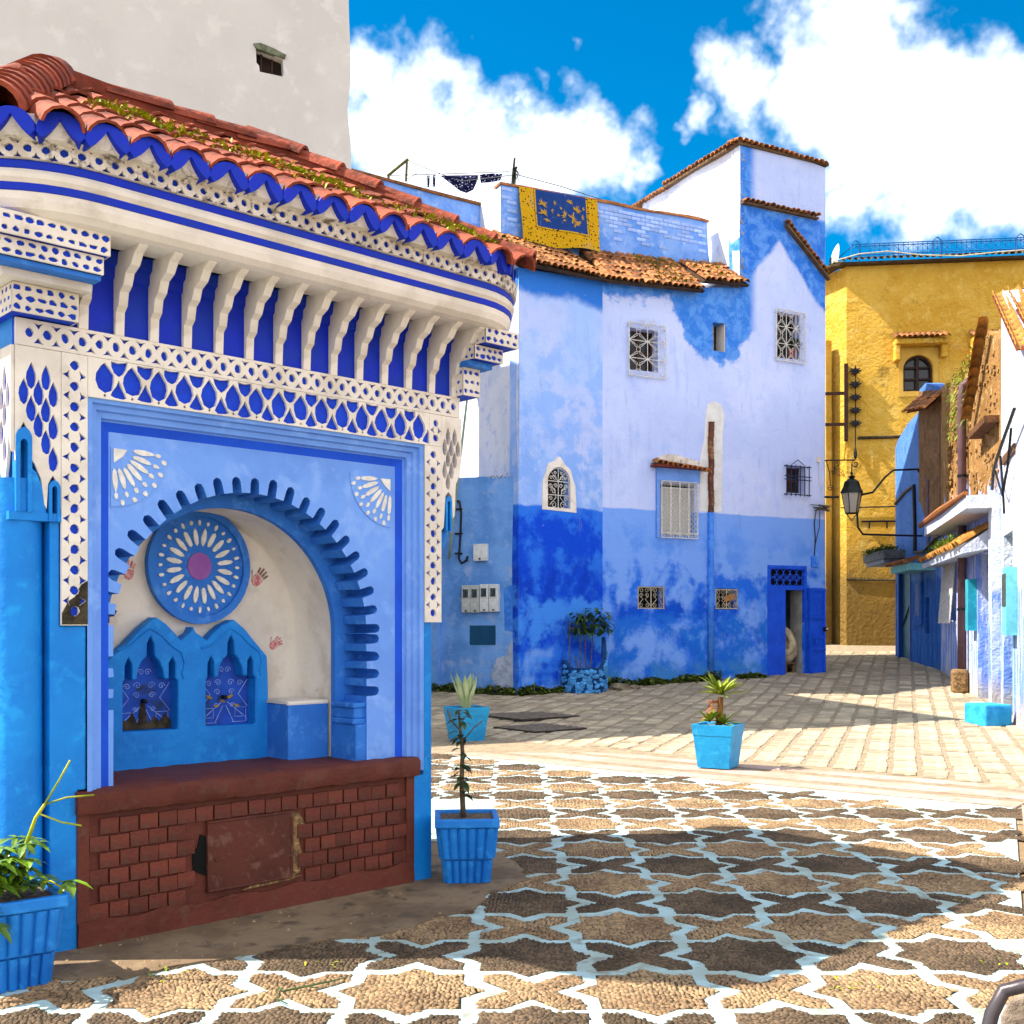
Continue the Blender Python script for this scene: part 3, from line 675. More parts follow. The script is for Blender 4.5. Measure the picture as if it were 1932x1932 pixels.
# moulded cornice swept round both corners
def path(off, dr=0):
    r = .12 + off; rl = .26 + off; o = [(-.3 - off, 1.75)]   # rounded corners
    for k in range(13):
        a = rad(180 + 90 * k / 12); o.append((-.04 + rl * math.cos(a), .26 + rl * math.sin(a)))
    for k in range(9):
        a = rad(270 + 90 * k / 8); o.append((2.31 + dr + r * math.cos(a), .12 + r * math.sin(a)))
    o.append((2.43 + dr + off, 1.75)); return o
prof = [(.10, 3.455, 0), (.30, 3.445, 0), (.35, 3.452, 0), (.385, 3.475, 0), (.40, 3.51, 0), (.402, 3.545, 1), (.408, 3.547, 1), (.410, 3.58, 0), (.404, 3.582, 0), (.422, 3.60, 0), (.426, 3.62, 0), (.414, 3.64, 1), (.420, 3.642, 1), (.422, 3.672, 0), (.414, 3.674, 2), (.43, 3.79, 2), (.40, 3.83, 2)]
co_ = MB(); np_ = len(path(0))
for i in range(len(prof) - 1):
    a, b = path(prof[i][0]), path(prof[i + 1][0]); za, zb = prof[i][1], prof[i + 1][1]
    co_.add([(x, y, za) for x, y in a] + [(x, y, zb) for x, y in b], [(k, k + 1, np_ + k + 1, np_ + k) for k in range(np_ - 1)], prof[i][2])
cor = co_.build('cornice', [white_pl, royal, cobalt], ft, smooth=35)
pth = [Vector(p) for p in path(.42)]; cum = [0]
for a, b in zip(pth, pth[1:]): cum.append(cum[-1] + (b - a).length)
def along(u):
    for i in range(len(cum) - 1):
        if u <= cum[i + 1]: 
            t = (u - cum[i]) / (cum[i + 1] - cum[i]); d = (pth[i + 1] - pth[i]).normalized(); return pth[i].lerp(pth[i + 1], t), Vector((d.y, -d.x))
    return pth[-1], Vector((1, 0))
def frz(u, v, d):
    p, n_ = along(u); p = p + n_ * (.004 + d + (v - 3.67) * .1); return (p.x, p.y, v)
H = []; u = .3
while u < 5.9:
    H.append(ell(u, 3.722, .0185, .018, 8, 0, .15)); H.append(shape(u + .037, 3.750, TREF, .018, .012, .2)); H.append(shape(u + .035, 3.694, TRI, .018, .013, .2)); u += .074
fz = MB(); plate(fz, rect(.2, 6.0, 3.676, 3.768), H, frz, .012, -.002, extra=[(.2 + .06 * k, z) for k in range(1, 96) for z in (3.68, 3.71, 3.738, 3.764)])
fz.build('pierced_frieze', white_grime, cor)
# hip roof
EA = .48; EZ = 3.762; RY, RZ = .70, 4.46; RL, RR = .18, 1.62     # ridge depth, height, ends
ev = [p for p in path(EA, -.15)]; ev[0] = (ev[0][0], 1.9); ev[-1] = (ev[-1][0], 1.9)
def roof_z(x, y):
    f = min((y + EA) / (RY + EA), (1.9 - y) / (1.9 - RY), (x + .3 + EA) / (RL + .3 + EA), (2.28 + EA - x) / (2.28 + EA - RR)); return EZ + (RZ - EZ) * max(0, f)
rf = MB(); ne = len(ev); rf.add([(x, y, roof_z(x, y) - .0) for x, y in ev] + [(RL, RY, RZ), (RR, RY, RZ)] + [(x, min(y, 1.85), EZ - .004) for x, y in path(.40)], [])
o_ = len(rf.v) - (2 * ne + 2)
iL = 6; iR = 13 + 4
for k in range(ne - 1): rf.f.append((o_ + k, o_ + k + 1, o_ + (ne if k < iL + 6 - 6 + 0 or k < 7 else (ne if k < 12 else (ne + 1))))); rf.m.append(0)
rf.f.append((o_ + 12, o_ + ne + 1, o_ + ne)); rf.m.append(0); rf.f.append((o_ + ne - 1, o_, o_ + ne, o_ + ne + 1)); rf.m.append(0)
for k in range(ne - 1): rf.f.append((o_ + k + 1, o_ + k, o_ + ne + 2 + k, o_ + ne + 3 + k)); rf.m.append(0)
rf.f.append(tuple(o_ + ne + 2 + k for k in range(ne))[::-1]); rf.m.append(0)
roof = rf.build('roof', terra_dk, ft)
def tile_mesh(name, r, L, m_, n=7, th=.014, taper=.84, hh=.9):
    b = MB(); vs = []
    for (y, k) in ((0, 1.0), (L, taper)):
        for rr in (r * k, r * k - th):
            vs += [(rr * math.cos(math.pi * i / n), y, rr * math.sin(math.pi * i / n) * hh) for i in range(n + 1)]
    q = n + 1; fs = []
    for i in range(n):
        fs += [(i, i + 1, 2 * q + i + 1, 2 * q + i), (q + i + 1, q + i, 3 * q + i, 3 * q + i + 1), (i + 1, i, q + i, q + i + 1)]
    fs += [(0, 2 * q, 3 * q, q), (n, q + n, 3 * q + n, 2 * q + n)]
    b.add(vs, [f[::-1] for f in fs]); return b.mesh(name, m_, 50)
def tile_field(parent, mesh, A, B, T, pitch, rows, exp, keep=None, lift=.02, jit=.01, name='tile', maxrow=None):
    """A->B along the eave, T up the slope"""
    A, B, T = Vector(A), Vector(B), Vector(T).normalized(); e = (B - A); Ln = e.length; e.normalize(); nrm_ = e.cross(T).normalized()
    if nrm_.z < 0: nrm_ = -nrm_
    n = round(Ln / pitch); p = Ln / n
    for k in range(n):
        for r in range(rows):
            q = A + e * ((k + .5) * p) + T * (r * exp)
            if keep and not keep(k, r, q): continue
            ex = e; M3 = Matrix((ex, T, nrm_)).transposed()
            if M3.determinant() < 0: M3 = Matrix((-ex, T, nrm_)).transposed()
            q = q + nrm_ * (lift + rnd(-jit, jit) * .5) + e * rnd(-jit, jit) + T * rnd(-jit, jit)
            M4 = Matrix.Translation(q) @ M3.to_4x4() @ Matrix.Rotation(rnd(-jit, jit) * 4, 4, 'Z') @ Matrix.Rotation(-.035 + rnd(-jit, jit), 4, 'X')
            link(name, mesh, parent, mat4=M4)
ftile = tile_mesh('tile', .098, .30, terra)
T = Vector((0, RY + EA, RZ - EZ)); Tn = T.normalized()
EL, ER = Vector((-.78, -EA - .03, EZ + .01)), Vector((2.64, -EA - .03, EZ + .01))
def out_y(x):                                      # front edge of the rounded eave
    if x < -.04: return .26 - math.sqrt(max(0, (.26 + EA) ** 2 - (x + .04) ** 2))
    return -EA
def keepf(k, r, q):
    h = (q.z - EZ) / (RZ - EZ)
    return -.78 + (.78 + RL) * h + .04 < q.x < 2.66 - (2.66 - RR) * h - .05 and q.y > out_y(q.x) - .13
tile_field(roof, ftile, EL, ER, Tn, .196, 8, .186, keepf)
TL = Vector((RL + .78, 0, RZ - EZ)).normalized()
tile_field(roof, ftile, (-.81, 1.8, EZ + .01), (-.81, -.5, EZ + .01), TL, .196, 7, .186, lambda k, r, q: q.y > -.5 + 1.2 * (q.z - EZ) / (RZ - EZ) + .05 and q.x > -.30 - EA + .02 + (.3 if q.y < -.2 else 0))
def ridge(P, Q, mesh, stp, parent, lift=.03, name='ridge_tile'):
    P, Q = Vector(P), Vector(Q); d = (Q - P); n = int(d.length / stp); d.normalize(); s = d.cross(Vector((0, 0, 1))).normalized(); up = s.cross(d)
    for k in range(n + 1):
        M3 = Matrix((s, d, up)).transposed()
        link(name, mesh, parent, mat4=Matrix.Translation(P + d * k * stp + up * lift) @ M3.to_4x4() @ Matrix.Rotation(-.06 + rnd(-.02, .02), 4, 'X') @ Matrix.Rotation(rnd(-.03, .03), 4, 'Z'))
hipt = tile_mesh('ridge_tile', .14, .30, terra, 10, .022, .86)
ridge((-.52, -.36, EZ + .05), (RL - .14, RY - .17, RZ - .02), hipt, .11, roof, .035)
hipr = tile_mesh('ridge_tile', .095, .40, terra, 8, .02, .86)
ridge((2.66, -.46, EZ + .09), (RR, RY, RZ + .15), hipr, .27, roof, .0)
ridge((RR, RY, RZ + .13), (RL + .42, RY, RZ + .13), hipr, .27, roof, .0)
def kerb_wall(P, Q):
    hw = MB(); d = (Q - P).normalized(); s = d.cross(Vector((0, 0, 1))).normalized() * .075; z = Vector((0, 0, 1))
    hw.add([P + s - z * .1, Q + s - z * .1, Q + s + z * .17, P + s + z * .13, P - s - z * .1, Q - s - z * .1, Q - s + z * .17, P - s + z * .13],
       [(0, 1, 2, 3), (7, 6, 5, 4), (3, 2, 6, 7), (4, 5, 1, 0), (0, 3, 7, 4), (1, 5, 6, 2)]); hw.build('hip_kerb', terra_dk, roof)
kerb_wall(Vector((2.50, -.30, EZ + .1)), Vector((RR, RY, RZ))); kerb_wall(Vector((RR, RY, RZ)), Vector((RL, RY, RZ)))
# royal blue scalloped eave tiles
sc_ = MB(); nseg = 14; ri = []
outer = [(.100 * math.cos(math.pi * i / nseg), .098 * math.sin(math.pi * i / nseg)) for i in range(nseg + 1)]
inner = [(.080 * math.cos(math.pi * i / nseg), -.022 + .088 * (1 - abs(math.cos(math.pi * i / nseg))) ** 1.5) for i in range(nseg + 1)]
vs = [(x, y, z) for y in (-.012, .10) for L in (outer, inner) for (x, z) in L]
q = nseg + 1; fsx = []
for i in range(nseg): fsx += [(i, q + i, q + i + 1, i + 1), (i, i + 1, 2 * q + i + 1, 2 * q + i), (q + i, 3 * q + i, 3 * q + i + 1, q + i + 1)]
fsx += [(0, 2 * q, 3 * q, q), (nseg, q + nseg, 3 * q + nseg, 2 * q + nseg)]
sc_.add(vs, fsx); scm = sc_.mesh('eave_tile', royal, 50)
pe = [Vector(p) for p in path(EA + .045, -.15)]; pe[0].y = 1.9; pe[-1].y = -.0; ce = [0]
for a_, b_ in zip(pe, pe[1:]): ce.append(ce[-1] + (b_ - a_).length)
nT = round((ER - EL).length / .196); pT = (ER - EL).length / nT
k0 = next(k for k in range(nT) if EL.x + (k + .5) * pT > .0); x0 = EL.x + (k0 + .5) * pT
i0 = next(i for i in range(len(pe) - 1) if pe[i].x <= x0 <= pe[i + 1].x and abs(pe[i].y - pe[i + 1].y) < 1e-3); u0 = ce[i0] + (x0 - pe[i0].x); eave_pts = []
for j in range(-12, 22):
    u = u0 + j * pT
    if not .05 < u < ce[-1] - .05: continue
    for i in range(len(ce) - 1):
        if u <= ce[i + 1]:
            t = (u - ce[i]) / (ce[i + 1] - ce[i]); p = pe[i].lerp(pe[i + 1], t); d = (pe[i + 1] - pe[i]).normalized(); break
    o = link('eave_tile', scm, roof, (p.x, p.y, EZ + .004)); o.rotation_euler = (rnd(.02, .12), rnd(-.05, .05), math.atan2(d.y, d.x) + rnd(-.03, .03)); o.scale = (1.02, 1, rnd(.92, 1.0))
    eave_pts.append((p, d))
sk = MB(); A_, B_, C_ = path(EA + .035, -.15), path(EA + .01, -.15), path(.435); nk = len(A_)
for L_, z_ in ((A_, EZ + .085), (B_, EZ - .006), (C_, EZ - .012)):
    sk.v += [(x, y, z_) for x, y in L_]
for r in range(2):
    for k in range(nk - 1): sk.f.append((r * nk + k, r * nk + k + 1, r * nk + nk + k + 1, r * nk + nk + k)); sk.m.append(0)
sk.build('eave_mortar', white_grime, roof)
wd = MB()
for k in range(2200):
    x = rnd(-.1, 2.4); h = max(.05, min(.8, .62 - .2 * x + R.gauss(0, .1)))
    if R.random() > .25 + .75 * (math.sin(x * 6.1) > -.1) or not (-.6 + 1.2 * h + .1 < x < 2.75 - 1.1 * h): continue
    p = Vector((x, -EA, EZ)) + T * h + Vector((0, 0, .115))
    wd.leaf(p, (rnd(-1, 1), rnd(-1, .3), rnd(.4, 1.6)), rnd(.035, .09), rnd(.012, .024), .4, n=2)
o = wd.build('roof_weeds', grass_y, roof); o['kind'] = 'stuff'
# ---------------------------------------------------------------- blue house with a tower (local x along its front, y into it)
def paint_facade(name, stops, patch=True, up='c2ccf2', eave='3f7fd6'):
    """lime wash: bands of paint laid by hand at fixed heights, patchy edges"""
    m = bpy.data.materials.new(name); m.use_nodes = True; t = NT(m.node_tree)
    co = t.new('ShaderNodeTexCoord').outputs['Object']; sx = t.new('ShaderNodeSeparateXYZ', {0: co}); X, Z = sx.outputs[0], sx.outputs[2]
    nz = t.noise(co, 1.1, 6, .62); n2 = t.noise(co, 3.2, 7, .68, .4); n3 = t.noise(co, .45, 3)
    col = t.mix(t.step(n3, .4, .62), lin(up), lin('b4c1ec'))
    col = t.mix(t.math('MULTIPLY', t.step(n2, .5, .66), .35), col, lin('97ade6'))
    stv = t.noise(t.new('ShaderNodeMapping', {'Vector': co, 'Scale': (2.2, 2.2, .35)}).outputs[0], 1.4, 6, .6)
    col = t.mix(t.math('MULTIPLY', t.step(stv, .55, .7), .4), col, lin('8ea6e0'))
    for (z, c, wob, soft, amt) in stops:
        zz = t.math('ADD', Z, t.math('MULTIPLY', t.math('SUBTRACT', nz, .5), wob))
        zz = t.math('ADD', zz, t.math('MULTIPLY', t.math('SUBTRACT', n2, .5), wob * .35))
        f = t.math('SUBTRACT', 1.0, t.step(zz, z - soft, z + soft))
        f = t.math('MULTIPLY', f, t.step(t.noise(co, 1.1 + z * .13, 8, .62, .15), amt, amt + .14)) if amt else f
        col = t.mix(f, col, lin(c))
    return m, t, co, X, Z, col, nz, n2
def finish(m, t, co, col, bump=.35, rough=.9):
    sv = t.noise(t.new('ShaderNodeMapping', {'Vector': co, 'Scale': (4.0, 4.0, .6), 'Location': (3, 1, 7)}).outputs[0], 1.0, 5, .7)
    col = t.mix(t.math('MULTIPLY', t.step(sv, .60, .72), .45), col, lin('7a86a4'))
    fl = t.noise(co, 7.0, 5, .75)
    col = t.mix(t.math('MULTIPLY', t.step(fl, .66, .70), .5), col, lin('d0d4e4'))
    b = t.new('ShaderNodeBsdfPrincipled', {'Roughness': rough, 'Specular IOR Level': .15}); t.put(b.inputs['Base Color'], col)
    h = t.math('ADD', t.noise(co, 22, 5, .6), t.math('MULTIPLY', t.noise(co, 3, 4), 2.0))
    bn = t.new('ShaderNodeBump', {'Strength': bump, 'Distance': .05, 'Height': h}); t.put(b.inputs['Normal'], bn)
    t.new('ShaderNodeOutputMaterial', {'Surface': b.outputs[0]}); return m
m_, t, co, X, Z, col, nz, n2 = paint_facade('limewash_blue_front', [(4.08, '75a0ec', .10, .02, 0), (3.6, '5a8fe8', 1.4, .35, .47), (2.9, '2468dc', 1.6, .12, .46), (2.3, '0f4ec6', 1.6, .10, .48), (1.8, '1f6ad2', 1.0, .10, .42), (1.6, '5a94e4', 1.2, .08, .54), (.8, '3c7fc4', .6, .15, .45)])
# deep wash brushed under the eaves, with its own ragged outline
eav = t.math('SUBTRACT', 8.55, t.math('MULTIPLY', t.math('SUBTRACT', 1.0, t.step(t.math('ABSOLUTE', t.math('SUBTRACT', X, 3.0)), .2, 1.5)), 1.1))
zz = t.math('ADD', t.math('ADD', Z, t.math('MULTIPLY', t.math('SUBTRACT', nz, .5), 1.3)), t.math('MULTIPLY', t.math('SUBTRACT', n2, .5), .7))
f = t.math('MULTIPLY', t.step(zz, t.math('SUBTRACT', eav, .10), t.math('ADD', eav, .12)), t.math('SUBTRACT', 1.0, t.step(X, 3.85, 4.15)))
col = t.mix(f, col, t.mix(t.step(n2, .42, .6), lin('3377d4'), lin('5a93e0')))
tri_ = t.math('SUBTRACT', t.math('ADD', Z, t.math('MULTIPLY', t.math('SUBTRACT', nz, .5), .6)), t.math('SUBTRACT', 10.35, t.math('MULTIPLY', t.math('ABSOLUTE', t.math('SUBTRACT', X, 4.75)), 1.1)))
f2 = t.math('MULTIPLY', t.math('MULTIPLY', t.step(tri_, -.05, .15), t.step(X, 3.6, 3.7)), t.math('SUBTRACT', 1.0, t.step(Z, 11.05, 11.15)))
col = t.mix(f2, col, t.mix(t.step(n2, .40, .62), lin('2a6ed2'), lin('5c93e2')))
f3 = t.math('MULTIPLY', t.step(Z, 11.3, 11.2), 1.0)
facade_m = finish(m_, t, co, col)
m_, t, co, X, Z, col, nz, n2 = paint_facade('limewash_left_front', [(7.4, '8fb0ee', 3.0, .8, .45), (5.6, '82a8ea', 2.0, .8, .44), (4.0, '2a6fde', .25, .03, 0), (3.8, '0b46cc', 1.3, .12, .38), (2.8, '0a3cba', 1.5, .12, .44), (2.2, '3f86e6', 1.6, .10, .42), (1.2, '6f9ae4', .9, .12, .47)], up='9fbcf0')
f = t.step(t.math('ADD', Z, t.math('MULTIPLY', t.math('SUBTRACT', nz, .5), .6)), 8.15, 8.35)
col = t.mix(f, col, lin('2f74d2'))
left_m = finish(m_, t, co, col)
tower_w = mat('sunlit_white_limewash', 'd6d8e2', 'c8cede', 1.5, c3='b4bedc', s3=4, bump=.5, bscale=12)
par_m = mat('parapet_wash', '7ea4e4', '5d8edc', 1.6, c3='96b2ea', s3=5, bump=.4, bscale=14)
par_brick = mat('parapet_brick_wash', 'a4baee', '8aabe8', 8, rand=.2, bump=.3)
hB = Vector((1.903, 23.385, 0)); hA = rad(27)
house = thing('blue_house', 'tall lavender and blue washed house with a tiled terrace and square tower', 'house', hB, hA)
def rough_rect(x0, x1, z0, z1, j=.012, n=3):
    P = []
    for (a, b), (c, d) in (((x0, z0), (x1, z0)), ((x1, z0), (x1, z1)), ((x1, z1), (x0, z1)), ((x0, z1), (x0, z0))):
        for k in range(n): t_ = k / n; P.append((a + (c - a) * t_ + (rnd(-j, j) if k else 0), b + (d - b) * t_ + (rnd(-j, j) if k else 0)))
    return P
WIN = dict(w1=(.68, 1.40, 7.05, 7.95), w2=(2.86, 3.22, 7.70, 8.33), w3=(4.68, 5.36, 7.75, 8.80), w4=(1.46, 2.36, 3.56, 4.70), w5=(4.95, 5.52, 4.66, 5.28), w6=(.88, 1.585, 1.95, 2.445), w7=(2.94, 3.57, 1.96, 2.42), door=(4.49, 5.49, .40, 2.93))
ol = [(0, -.3), (6.13, -.3), (6.14, 2), (6.11, 5), (6.14, 8), (6.12, 10.5), (6.13, 12.36)]
ol += [(6.13 - 2.5 * k / 8, 12.38 + .1 * k / 8 + rnd(-.02, .02)) for k in range(1, 8)] + [(3.63, 12.47), (3.65, 11.2), (3.60, 10.2), (3.63, 9.2), (2.3, 9.02), (0, 8.85)]
hw_ = MB(); plate(hw_, ol, [rough_rect(*v) for v in WIN.values()], flat, 0, .38, extra=[(.5 * i + .01, .6 * j + .03) for i in range(1, 12) for j in range(0, 14)])
hw_.build('front_wall', facade_m, house)
lf = Matrix.Translation((-2.209, -.429, 0)) @ Matrix.Rotation(math.atan2(.429, 2.209), 4, 'Z')
Lw = math.hypot(2.209, .429)
lw = MB(); ar = arch(1.045, 3.99, .60, .83, 10)
plate(lw, [(0, -.3), (Lw, -.3), (Lw, 8.83), (Lw / 2, 8.75), (0, 8.68), (.02, 6), (-.01, 3)], [ar], flat, 0, .3)
lwo = lw.build('front_wall', left_m, house); lwo.matrix_local = lf
ot = MB()                                           # sides, back, floors
ot.add([(-2.209, -.429, -.3), (-2.209, 6, -.3), (-2.209, 6, 9.8), (-2.209, .8, 9.8), (-2.209, -.1, 8.9), (-2.209, -.429, 8.68)], [(0, 5, 4, 3, 2, 1)])
ot.add([(6.13, .0, -.3), (6.13, 6, -.3), (6.13, 6, 12.4), (6.13, .0, 12.36)], [(0, 1, 2, 3)])
ot.add([(-2.209, 6, -.3), (6.13, 6, -.3), (6.13, 6, 12.4), (3.63, 6, 12.4), (3.63, 6, 9.75), (-2.209, 6, 9.75)], [(0, 5, 4, 3, 2, 1)])
ot.add([(-2.2, 1.0, 9.45), (3.64, 1.0, 9.45), (3.64, 6, 9.45), (-2.2, 6, 9.45)], [(0, 1, 2, 3)])
ot.add([(-2.2, .39, 3.2), (6.1, .39, 3.2), (6.1, 6, 3.2), (-2.2, 6, 3.2)], [(0, 1, 2, 3)])
ot.add([(3.63, 0.05, 12.3), (6.13, 0.05, 12.3), (6.13, 6, 12.3), (3.63, 6, 12.3)], [(0, 1, 2, 3)])
ot.build('side_walls', tower_w, house)
tl = MB(); n = 14   # set just behind the front plane                                   # sunlit flank of the tower, uneven plaster
ys_ = [.005 + 3.9 * i / n for i in range(n + 1)]
plate(tl, [(.005, 8.9)] + [(y, 9.6) for y in ys_[3:]] + [(3.9, 12.45)] + [(y, 12.47 + rnd(-.02, .02)) for y in reversed(ys_[:-1])], [], lambda u, v, d: (3.63 - .012 - d + .02 * math.sin(u * 3 + v * 2), u, v), 0, -.2, extra=[(.3 * i + .1, 9.7 + .35 * j + .02 * i) for i in range(1, 12) for j in range(8)])
tw = tl.build('tower_flank', tower_w, house)
MB().box(3.0, 3.6, 3.95, 5.8, 9.6, 12.15).build('stair_head', tower_w, house)
pk = MB()
for k in range(22):
    z = rnd(9.3, 12.2); pk.prism(ell(3.66 + rnd(0, .05), z, rnd(.02, .07), rnd(.02, .05), 6, 0, .3), -.006, .002)
for k in range(12):
    z = rnd(9.3, 12.3); y = rnd(.02, .25); q = ell(y, z, rnd(.03, .09), rnd(.01, .03), 6, 0, .3); pk.add([(3.606, a, b) for a, b in q], [tuple(range(6))])
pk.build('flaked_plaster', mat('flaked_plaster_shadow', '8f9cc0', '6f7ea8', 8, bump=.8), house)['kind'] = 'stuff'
# ledges with weathered tiles
otile = tile_mesh('tile', .080, .36, terra_old, 6, .012, .86, .95)
ctile = tile_mesh('tile', .085, .26, terra_old, 6, .014, .9, .9)
ctm = mat('coping_bed', '6a5238', '54402c', 6, bump=.6)
troof = link('tower_coping', MB().box(3.55, 6.2, -.05, .35, 12.40, 12.46).box(3.5, 3.75, .35, 5.8, 12.40, 12.46).mesh('tower_coping', ctm), house)
for k in range(18): link('tile', ctile, troof, mat4=Matrix.Translation((3.55 + .147 * k, -.12 + rnd(-.02, .02), 12.46 - .004 * k + rnd(-.01, .01))) @ Matrix.Rotation(rnd(-.12, .12), 4, 'Z') @ Matrix.Rotation(.15, 4, 'X') @ Matrix.Scale(1.5, 4, (0, 1, 0)))
for k in range(36): link('tile', ctile, troof, mat4=Matrix.Translation((3.46, .05 + .15 * k, 12.46 + (.10 if k > 18 else 0) * -1 + rnd(-.012, .012))) @ Matrix.Rotation(rad(-90) + rnd(-.12, .12), 4, 'Z') @ Matrix.Rotation(.15, 4, 'X') @ Matrix.Scale(1.3, 4, (0, 1, 0)))
led = MB().box(3.64, 5.85, -.10, -.001, 11.08, 11.12).build('string_course', ctm, house)
for k in range(15): link('tile', ctile, led, mat4=Matrix.Translation((3.70 + .147 * k, -.18 + rnd(-.02, .02), 11.12 + rnd(-.01, .01))) @ Matrix.Rotation(rnd(-.12, .12), 4, 'Z') @ Matrix.Rotation(.2, 4, 'X') @ Matrix.Scale(.8, 4))
dg = MB(); P0, P1 = Vector((4.90, -.10, 10.80)), Vector((6.18, -.10, 9.74)); dgo = link('raking_course', MB().add([(4.9, -.12, 10.76), (4.9, 0, 10.76), (6.18, 0, 9.70), (6.18, -.12, 9.70), (4.9, -.12, 10.82), (4.9, 0, 10.82), (6.18, 0, 9.76), (6.18, -.12, 9.76)], [(0, 3, 2, 1), (4, 5, 6, 7), (0, 4, 7, 3), (1, 2, 6, 5), (0, 1, 5, 4), (3, 7, 6, 2)]).mesh('raking_course', ctm), house)
d = (P1 - P0).normalized()
for k in range(13): link('tile', ctile, dgo, mat4=Matrix.Translation(P0 + d * (.125 * k) + Vector((0, -.05 + rnd(-.02, .02), .04 + rnd(-.01, .01)))) @ Matrix((d, (0, 1, 0), d.cross(Vector((0, 1, 0))))).transposed().to_4x4() @ Matrix.Rotation(rnd(-.1, .1), 4, 'Z') @ Matrix.Scale(.85, 4))
# terrace parapet
pr = MB(); pz = lambda x: 10.82 + .02 * (x + 1.94) + .015 * math.sin(x * 3)
pr.prism([(-1.94, 9.5), (3.55, 9.6)] + [(3.42, 10.2), (3.38, pz(3.38))] + [(x, pz(x)) for x in [3 - .6 * k for k in range(9)]] + [(-1.94, pz(-1.94))], .9, 1.12)
par = pr.build('parapet', par_m, house)
cp = MB(); cp.prism([(-1.97, pz(-1.94))] + [(x, pz(x) + .0) for x in [-1.5 + .6 * k for k in range(9)]] + [(3.42, pz(3.4))] + [(x, pz(x) + .05 + rnd(-.01, .015)) for x in [3.4 - .3 * k for k in range(18)]] + [(-1.97, pz(-1.94) + .05)], .86, 1.16); cp.build('coping', terra_old, par)
bmq = MB().box(-.115, .115, -.008, .01, -.035, .035).mesh('brick', par_brick)
for r in range(8):
    for k in range(24):
        x = -1.8 + k * .24 + (r % 2) * .12; z = pz(0) - .10 - r * .088
        if x > 3.25 or (-1.62 < x < .42 and r > -1) or R.random() < .12 + .09 * r: continue
        link('brick', bmq, par, (x + rnd(-.01, .01), .898 + rnd(-.003, .002), z))
pe_ = MB(); pe_.add([(-1.945, .9, 9.5), (-1.945, 1.9, 9.5), (-1.945, 1.9, 10.75), (-1.945, .9, 10.82)], [(0, 3, 2, 1)]); pe_.box(-1.943, -1.72, 1.12, 1.9, 9.5, 10.78); pe_.build('parapet_return', tower_w, house)
# rear terrace wall running left behind the fountain
rt = MB(); rt.prism([(-6.2, 8.2), (-1.945, 8.2), (-1.945, 10.72), (-3, 10.78), (-4.5, 10.9), (-5.2, 10.95), (-5.2, 11.15), (-5.9, 11.2), (-5.9, 10.9), (-6.2, 10.8)], 1.9, 2.1)
rt.build('rear_parapet', par_m, house)
cp = MB(); cp.prism([(-1.9, 10.72), (-3, 10.78), (-4.5, 10.9), (-5.2, 10.95), (-5.2, 11.0), (-4.5, 10.95), (-3, 10.84), (-1.9, 10.78)], 1.86, 2.14); cp.prism([(-5.15, 11.15), (-6.0, 11.2), (-6.05, 11.3), (-5.5, 11.28), (-5.1, 11.22)], 1.86, 2.2); cp.build('coping', terra_old, house)
MB().add([(-2.6, 1.9, 8.4), (-1.95, 1.0, 8.4), (-1.95, 1.0, 9.5), (-2.6, 1.9, 9.9)], [(0, 1, 2, 3)]).build('roof_flank', tower_w, house)
# lean-to tile roof along the terrace
lean_dk = mat('lean_to_bed', '4a3626', '382a1e', 6, bump=.6)
def lean(A, B, up_pt, rows, pitch, name):
    A, B = Vector(A), Vector(B); T_ = Vector(up_pt) - A; e = (B - A).normalized(); T_ = T_ - e * T_.dot(e)
    r_ = MB(); off = Vector((0, 0, -.03)); r_.add([A + off, B + off, B + T_ + off, A + T_ + off, A + Vector((0, .10, -.055)), B + Vector((0, .10, -.055)), B + T_ + Vector((0, 0, -.3)), A + T_ + Vector((0, 0, -.3))], [(0, 1, 2, 3), (4, 7, 6, 5), (0, 4, 5, 1), (1, 5, 6, 2), (3, 2, 6, 7), (0, 3, 7, 4)])
    ro = r_.build(name, lean_dk, house)
    tile_field(ro, otile, A, B, T_, pitch, rows, T_.length / rows * .98, None, .012, .026)
    return ro, A, T_, e
L1 = lean((-2.42, -.78, 8.70), (.02, -.28, 8.80), (-2.5, .85, 9.80), 5, .148, 'lean_to_roof')
L2 = lean((.0, -.28, 8.80), (2.45, -.28, 8.92), (0, .88, 9.74), 5, .148, 'lean_to_roof')
L3 = lean((2.47, -.22, 9.16), (3.72, -.22, 9.24), (2.47, .75, 9.86), 3, .148, 'lean_to_roof')
ws = MB()
for k in range(500):
    L = R.choice([L1, L2, L2, L2, L3]); u = (.5 + R.gauss(0, .25)) * 2.4; v = rnd(.05, .95)
    if L is L2: u = max(0.2, min(2.35, rnd(1.2, 2.4)))
    if L is L3: u = rnd(0, .9)
    p = L[1] + L[3] * max(0, min(2.4, u)) + L[2] * v + Vector((0, 0, .07)); ws.leaf(p, (rnd(-1, 1), rnd(-1, .2), rnd(.3, 1.2)), rnd(.05, .12), rnd(.02, .04), .4, n=2)
o = ws.build('roof_weeds', grass_y, house); o['kind'] = 'stuff'
